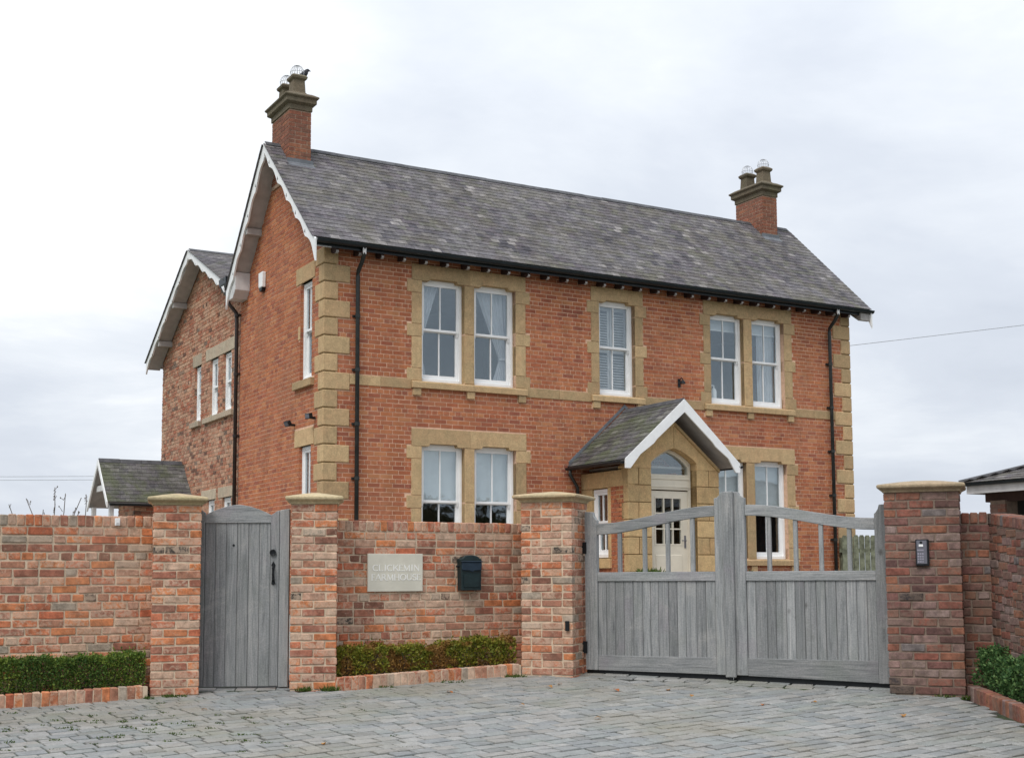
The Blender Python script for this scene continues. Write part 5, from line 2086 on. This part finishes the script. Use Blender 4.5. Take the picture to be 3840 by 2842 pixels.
for k in range(2):
    x0, x1 = .02 + .385 * k, .02 + .385 * k + .37
    MB().box(x0, x0 + .045, 0, .03, 0, 1.66).box(x1 - .045, x1, 0, .03, 0, 1.66).box(x0 + .045, x1 - .045, 0, .03, 0, .06).box(x0 + .045, x1 - .045, 0, .03, 1.6, 1.66).box(x0 + .045, x1 - .045, 0, .03, .80, .86).build('shutter_frame', M['white_dull'], sh)
    me = MB().prism([(-.025, -.016), (-.020, -.020), (.025, .016), (.020, .020)], YZ, x0 + .045, x1 - .045).mesh('slat', M['white_dull'])
    for z in [.085 + .05 * i for i in range(14)] + [.885 + .05 * i for i in range(14)]:
        piece('slat', me, sh, (0, .018, z))
bt = at_house('bottle', 8.28, .26, ZS + .07)
tag(bt, 'white pump bottle on the sill of an upstairs window', 'bottle')
MB().loft([[(r * math.cos(a), r * math.sin(a), z) for a in [2 * math.pi * i / 12 for i in range(12)]] for r, z in ((.05, 0), (.055, .02), (.055, .22), (.03, .27), (.018, .28))]).build('bottle_body', M['white'], bt, smooth=True)
MB().tube([(0, 0, .28), (0, 0, .33), (-.08, 0, .33)], .014, 8).build('pump', M['white'], bt)
for (u, w, hh, mt, lab) in ((1.95, .55, .62, 'wood_orange', 'orange timber cabinet inside the left ground floor window'), (3.0, .5, .60, 'wood_orange', 'brown timber cabinet inside the ground floor window left of the porch')):
    cb = at_house('cabinet', u, .75, GS - .75)
    tag(cb, lab, 'cabinet', 'cabinets indoors')
    MB().box(0, w, 0, .4, 0, hh + .65).build('carcass', M[mt], cb, bevel=.01)
    MB().box(.02, w / 2 - .01, -.02, -.001, .65, hh + .6).build('cabinet_door', M[mt], cb, bevel=.008)
    MB().box(w / 2 + .01, w - .02, -.02, -.001, .65, hh + .6).build('cabinet_door', M[mt], cb, bevel=.008)

# --- planters in front of the house


def planter(u, v, w, label, seed):
    o = at_house('planter', u, v, 0)
    tag(o, label, 'planter', 'planters by the house front')
    H = Z(.02)
    MB().loft([[(-w * a, -.18 * a, z), (w * a, -.18 * a, z), (w * a, .18 * a, z), (-w * a, .18 * a, z)] for a, z in ((.42, 0), (.5, H - .06), (.54, H - .05), (.54, H), (.48, H), (.47, H - .03))]).build('trough', M['wood_brown'], o, bevel=.006)
    rn = random.Random(seed)
    m_ = MB()
    for i in range(260):
        a = Vector((rn.uniform(-w * .45, w * .45), rn.uniform(-.14, .14), H - .02))
        dr = Vector((rn.gauss(0, .6), rn.gauss(0, .5), rn.uniform(.4, 1.2))).normalized()
        L = rn.uniform(.08, .19)
        sd = dr.cross(Vector((rn.gauss(0, 1), rn.gauss(0, 1), .2))).normalized() * L * .09
        m_.add([a, a + dr * L * .5 + sd, a + dr * L, a + dr * L * .5 - sd], [(0, 1, 2, 3)])
    m_.build('plants', M['leaf_w'], o, 'stuff')


planter(4.35, -.45, 1.2, 'dark trough of plants against the front wall left of the porch', 1)
planter(5.15, -1.85, .5, 'small trough of plants beside the porch corner', 2)
planter(7.9, -.45, 1.2, 'dark trough of plants right of the porch below the window', 3)

# --- crow on the left chimney pot (one continuous body)
bd = empty('crow', HW(.175 + .13, 1.9, Z(9.035)), TH)
tag(bd, 'dark bird perched on the pot of the left chimney', 'bird')


def lathe_along(pts, rad, n=10):
    return MB().tube(pts, rad, n)


bb = lathe_along([(-.17, 0, -.045), (-.13, 0, -.02), (-.07, 0, .015), (-.03, 0, .045), (.015, 0, .085), (.045, 0, .125), (.062, 0, .155), (.085, 0, .165), (.105, 0, .163), (.135, 0, .155)],
                 [.008, .022, .036, .050, .056, .045, .032, .030, .016, .003])
bb.build('body', M['bird'], bd, smooth=True)
MB().tube([(.0, -.02, .04), (.005, -.02, -.005)], .005, 5).tube([(.0, .02, .04), (.005, .02, -.005)], .005, 5).build('legs', M['bird'], bd)
for s in (-1, 1):
    MB().add([(.04, s * .045, .115), (-.02, s * .058, .09), (-.15, s * .022, -.03), (-.05, s * .052, .02), (.02, s * .055, .06)], [(0, 1, 2, 3, 4)]).build('wing', M['bird'], bd)

# ================================================================== BEHIND: garage, fence, shrubs, wires
V_ = Vector((-sH, cH))
U_ = Vector((cH, sH))
A = Vector((8.36, 23.95))
ga_ang = math.atan2(-V_.y, -V_.x)      # local x runs along -V, local y along +U
gar = empty('garage', (A.x, A.y, 0.57), ga_ang)
tag(gar, 'low open fronted garage with slate hipped roof and white fascia behind the right wall', 'garage')
E_ = 1.2 + 1.668 - 0.57
for i, x in enumerate((0.25, 3.4, 6.5)):
    MB().box(x, x + .33, .30, .63, 0, E_ - .32).build('brick_pier', M['mortar_dark'], gar)
    b = MB()
    n = int((E_ - .32) / BC)
    for k in range(n):
        z0, z1 = k * BC + .005, (k + 1) * BC - .005
        h = .165 if k % 2 else .22
        b.box(x - .006, x + h - .005, .293, .33, z0, z1).box(x + h + .005, x + .336, .293, .33, z0, z1)
        b.box(x - .007, x + .03, .30, .63 - (.1 if k % 2 else .2), z0, z1).box(x - .007, x + .03, .64 - (.1 if k % 2 else .2), .63, z0, z1)
    b.build('bricks', M['brick_old_dark'], gar, 'stuff')
MB().box(.1, 7.0, .34, .52, E_ - .34, E_ - .14).build('lintel_beam', M['wood_brown'], gar, bevel=.01)
MB().box(.28, .4, .6, 4.6, 0, E_ - .15).box(.3, 6.9, 4.5, 4.6, 0, E_ - .15).box(6.75, 6.9, .6, 4.6, 0, E_ - .15).build('back_wall', M['dark'], gar)
MB().box(-.02, 7.1, .0, .03, E_ - .19, E_ - .03).box(-.02, .01, .03, 5.0, E_ - .19, E_ - .03).build('fascia', M['white_dull'], gar)
MB().box(0, 7.1, .03, 4.9, E_ - .14, E_ - .12).build('ceiling', M['white_dull'], gar)
gpr = [(.055 * math.cos(a), .055 * math.sin(a)) for a in [math.pi + math.pi * i / 8 for i in range(9)]]
MB().prism([(-.05 + a, E_ + .0 + b) for a, b in gpr], YZ, -.06, 7.1).build('gutter', M['gutter'], gar)
sl = .33
rzt = E_ + 2.5 * sl
rf = MB()
rf.add([(-.08, -.08, E_), (7.2, -.08, E_), (7.2, 5.0, E_), (-.08, 5.0, E_), (2.46, 2.46, rzt), (4.7, 2.46, rzt)], [(0, 1, 5, 4), (1, 2, 5), (2, 3, 4, 5), (3, 0, 4)])
rf = rf.build('roof', M['ridge'], gar)
rn = random.Random(9)
ms = MB()
# slate courses on the two visible slopes
for face in range(2):
    if face == 0:
        o0, ex, ey = Vector((-.08, -.08, E_)), Vector((1, 0, 0)), Vector((0, 1, sl)).normalized()
        span = 7.2
    else:
        o0, ex, ey = Vector((-.08, -.08, E_)), Vector((0, 1, 0)), Vector((1, 0, sl)).normalized()
        span = 5.0
    ez = Vector((0, -sl, 1)).normalized() if face == 0 else Vector((-sl, 0, 1)).normalized()
    ln = 2.54 * math.sqrt(1 + sl * sl)
    nr = int(ln / .16)
    for r in range(nr):
        h0 = r * ln / nr
        inset = 2.54 * r / nr
        x = inset
        while x < span - inset:
            slate_geo(ms, o0 + ex * x + ey * h0 + ez * .004, ex, ey, ez, min(.22, span - inset - x), ln / nr * 1.25, rnd=rn)
            x += .225
ms.build('slates', M['slate'], rf, 'stuff')
MB().tube([(-.1, -.1, E_ + .02), (2.46, 2.46, rzt + .03)], .045, 8).build('hip_tile', M['ridge'], rf)
MB().tube([(2.46, 2.46, rzt + .03), (4.7, 2.46, rzt + .03)], .05, 8).build('ridge_tile', M['ridge'], rf)

fn = empty('timber_fence', (6.75, 26.6, .57), R(12))
tag(fn, 'mossy vertical board fence beyond the right corner of the house', 'fence')
me = MB().prism([(-.055, 0), (.055, 0), (.055, 1.42), (.03, 1.46), (-.03, 1.46), (-.055, 1.42)], XZ, -.01, .01).mesh('fence_board', M['fence'])
x = 0
while x < 3.4:
    piece('fence_board', me, fn, (x, 0, rp.uniform(-.02, .0)))
    x += .125
MB().box(-.1, 3.45, .012, .06, .3, .38).box(-.1, 3.45, .012, .06, 1.1, 1.18).build('fence_rail', M['fence'], fn)
for xx in (0.0, 1.6, 3.2):
    MB().box(xx - .05, xx + .05, .06, .16, 0, 1.4).build('fence_post', M['fence'], fn)


def bare_shrub(x, y, stems, label, seed):
    rn = random.Random(seed)
    o = empty('bare_shrub', (x, y, gz(y) - .03), 0)
    tag(o, label, 'shrub', 'bare shrubs behind the left wall')
    for (dx, dy, h, lean) in stems:
        pts = []
        n = 9
        for i in range(n):
            t = i / (n - 1)
            pts.append((dx + lean * t * t + .02 * math.sin(t * 9 + dx * 7), dy + .02 * math.sin(t * 7), h * t))
        m_ = MB().tube(pts, [.012 * (1 - .75 * i / (n - 1)) + .002 for i in range(n)], 5)
        for k in range(int(h * 6)):
            t = rn.uniform(.45, .98)
            b = Vector((dx + lean * t * t, dy, h * t))
            e = b + Vector((rn.uniform(-.05, .05), rn.uniform(-.05, .05), rn.uniform(.03, .08)))
            m_.tube([b, (b + e) / 2 + Vector((.004, 0, 0)), e], [.004, .0035, .003], 4)
            if rn.random() < .7:
                m_.tube([e - Vector((0, 0, .012)), e, e + Vector((0, 0, .012))], [.003, .009, .002], 5)
        m_.build('stem', M['twig'], o)


# heights follow the sky line above the left wall
bare_shrub(-5.95, 16.2, [(.02, 0, 1.79, -.33), (.30, .1, 1.87, -.41), (.2, .2, 1.70, -.12)], 'two bare arching twigs above the wall at the far left', 1)
bare_shrub(-5.65, 16.2, [(-.03, 0, 2.0, -.02), (-.02, .1, 1.93, .07), (-.10, .02, 1.87, .37), (.10, .2, 1.72, .05), (-.2, .1, 1.73, -.03)], 'taller bare twigs rising above the middle of the left wall', 2)
bare_shrub(-5.33, 16.2, [(-.03, 0, 1.89, .06), (-.13, .1, 1.71, .02)], 'single bare twig above the wall just left of the side porch', 3)


def wire(p0, p1, sag, label):
    p0, p1 = Vector(p0), Vector(p1)
    n = 24
    pts = []
    for i in range(n + 1):
        t = i / n
        q = p0.lerp(p1, t)
        q.z -= sag * 4 * t * (1 - t)
        pts.append(q)
    o = MB().tube(pts, .009, 5).build('overhead_wire', M['cable'])
    tag(o, label, 'wire', 'overhead wires')


wire((-40, 46, 1.2 + 3.75), (4, 46, 1.2 + 3.70), .10, 'upper of two overhead wires crossing the sky at far left')
wire((-40, 46, 1.2 + 3.63), (4, 46, 1.2 + 3.57), .10, 'lower of two overhead wires crossing the sky at far left')
wire((4, 34, 1.2 + 5.48), (34, 34, 1.2 + 9.02), .06, 'overhead wire crossing the sky right of the house')

# ================================================================== SMALL THINGS ON THE PAVING
rn = random.Random(21)
spots = [(-2.62, 11.35, 0), (.48, 12.8, 1), (.37, 12.55, 1), (1.45, 12.35, 0), (1.62, 12.05, 1), (.98, 12.30, 2), (2.66, 11.6, 0), (.05, 11.5, 2), (.72, 10.8, 1), (-1.4, 9.75, 0), (-.62, 12.35, 2), (3.2, 10.9, 2), (2.15, 11.45, 2)]
labs = ['reddish fallen leaf on the setts in front of the pedestrian gate', 'yellow fallen leaf near the foot of the wide pillar', 'second yellow leaf just below it near the wide pillar',
        'bright orange fallen leaf below the left gate leaf', 'orange fallen leaf just right of the bright one', 'olive fallen leaf below the left gate leaf', 'pale pink fallen leaf below the right gate leaf',
        'small brown leaf in the middle of the paving', 'orange brown leaf near the centre of the paving', 'red brown leaf near the bottom edge of the paving', 'dark leaf on the paving below the name plaque', 'dark leaf near the intercom pillar', 'dark leaf below the right gate leaf']
for (x, y, k), lab in zip(spots, labs):
    L = rn.uniform(.05, .085)
    m_ = MB()
    top = []
    for i in range(9):
        t = i / 8
        w = .33 * L * math.sin(math.pi * t) ** .8
        top.append((t * L, w, .012 * math.sin(t * 3.3) + .010 * (w / L)))
    vs = [(a, b, c) for a, b, c in top] + [(a, 0, .012 * math.sin(a / L * 3.3)) for a, b, c in top] + [(a, -b, c) for a, b, c in top]
    fs = [(i, i + 1, 9 + i + 1, 9 + i) for i in range(8)] + [(9 + i, 9 + i + 1, 18 + i + 1, 18 + i) for i in range(8)]
    m_.add(vs, fs)
    o = m_.build('fallen_leaf', M['leaf_fall'])
    o.location = (x, y, gz(y) + .004)
    o.rotation_euler = (rn.uniform(-.2, .2), rn.uniform(-.2, .2), rn.uniform(0, 6.3))
    tag(o, lab, 'leaf', 'fallen leaves')


def tufts(spots, name, seed, label=None):
    rn = random.Random(seed)
    m_ = MB()
    for (x, y, r, n, h) in spots:
        for i in range(n):
            a = rn.uniform(0, 6.28)
            q = r * math.sqrt(rn.random())
            px, py = x + q * math.cos(a), y + q * math.sin(a) * .5
            b = Vector((px, py, gz(py) - .004))
            dr = Vector((rn.gauss(0, .5), rn.gauss(0, .5), 1)).normalized()
            L = h * rn.uniform(.4, 1.1)
            sd = Vector((rn.gauss(0, 1), rn.gauss(0, 1), 0)).normalized() * rn.uniform(.003, .007)
            m_.add([b - sd, b + sd, b + dr * L * .6 + sd * .6 + Vector((dr.x, dr.y, 0)) * .01, b + dr * L], [(0, 1, 2), (0, 2, 3)])
    o = m_.build(name, M['leaf_w'])
    o['kind'] = 'stuff'
    tag(o, 'small weeds and moss growing in the paving joints and at the wall feet', 'weeds')
    return o


ts = [(-1.98, 12.47, .08, 90, .06), (-1.72, 12.46, .10, 130, .07), (-3.1, 12.13, .12, 120, .035), (-3.32, 12.03, .06, 60, .04), (.02, 13.37, .12, 110, .04), (3.9, 11.92, .10, 90, .035), (4.02, 11.75, .05, 60, .05),
      (-.6, 13.0, .15, 60, .03), (-1.2, 12.68, .1, 40, .03)]
for i in range(46):
    ts.append((rn.gauss(-3.1, .55), rn.gauss(10.6, .45), .05, 22, .022))
for i in range(22):
    ts.append((rn.uniform(-3.6, -.6), rn.uniform(9.4, 11.8), .04, 16, .016))
tufts(ts, 'weeds', 4)

# ================================================================== ADDED HEDGE, unseen behind the viewer: put in to darken lower pane reflections
rn = random.Random(55)
m_ = MB()
for i in range(60000):
    x = rn.uniform(-38, 86)
    h = 5.3 + .5 * math.sin(x * .45) + .4 * math.sin(x * 1.3 + 1) + .3 * math.sin(x * 3.1)
    if x < 44:
        c = Vector((x, -24 + rn.gauss(0, .9), -.9 + h * (1 - rn.random() ** 1.6)))
    else:
        c = Vector((44 + rn.gauss(0, .9), -24 + (x - 44), -.2 + h * (1 - rn.random() ** 1.6)))
    dr = Vector((rn.gauss(0, 1), rn.gauss(0, 1), rn.gauss(0, 1))).normalized()
    sd = dr.cross(Vector((rn.gauss(0, 1), rn.gauss(0, 1), rn.gauss(0, 1)))).normalized()
    L = rn.uniform(.12, .34)
    m_.add([c, c + dr * L * .5 + sd * L * .35, c + dr * L, c + dr * L * .5 - sd * L * .35], [(0, 1, 2, 3)])
for x0 in range(-38, 86):
    hh = 4.6 + .5 * math.sin(x0 * .45) + .4 * math.sin(x0 * 1.3 + 1)
    if x0 < 44:
        m_.box(x0, x0 + 1.05, -24.5, -23.5, -1.4, -.9 + hh)
    else:
        m_.box(43.5, 44.5, -24 + x0 - 44, -22.95 + x0 - 44, -1.0, -.2 + hh)
hr = m_.build('added_hedge', M['leaf_row'])
hr['kind'] = 'stuff'
tag(hr, 'rough brown green hedge added out of view to darken reflections in the lower panes', 'added_hedge')
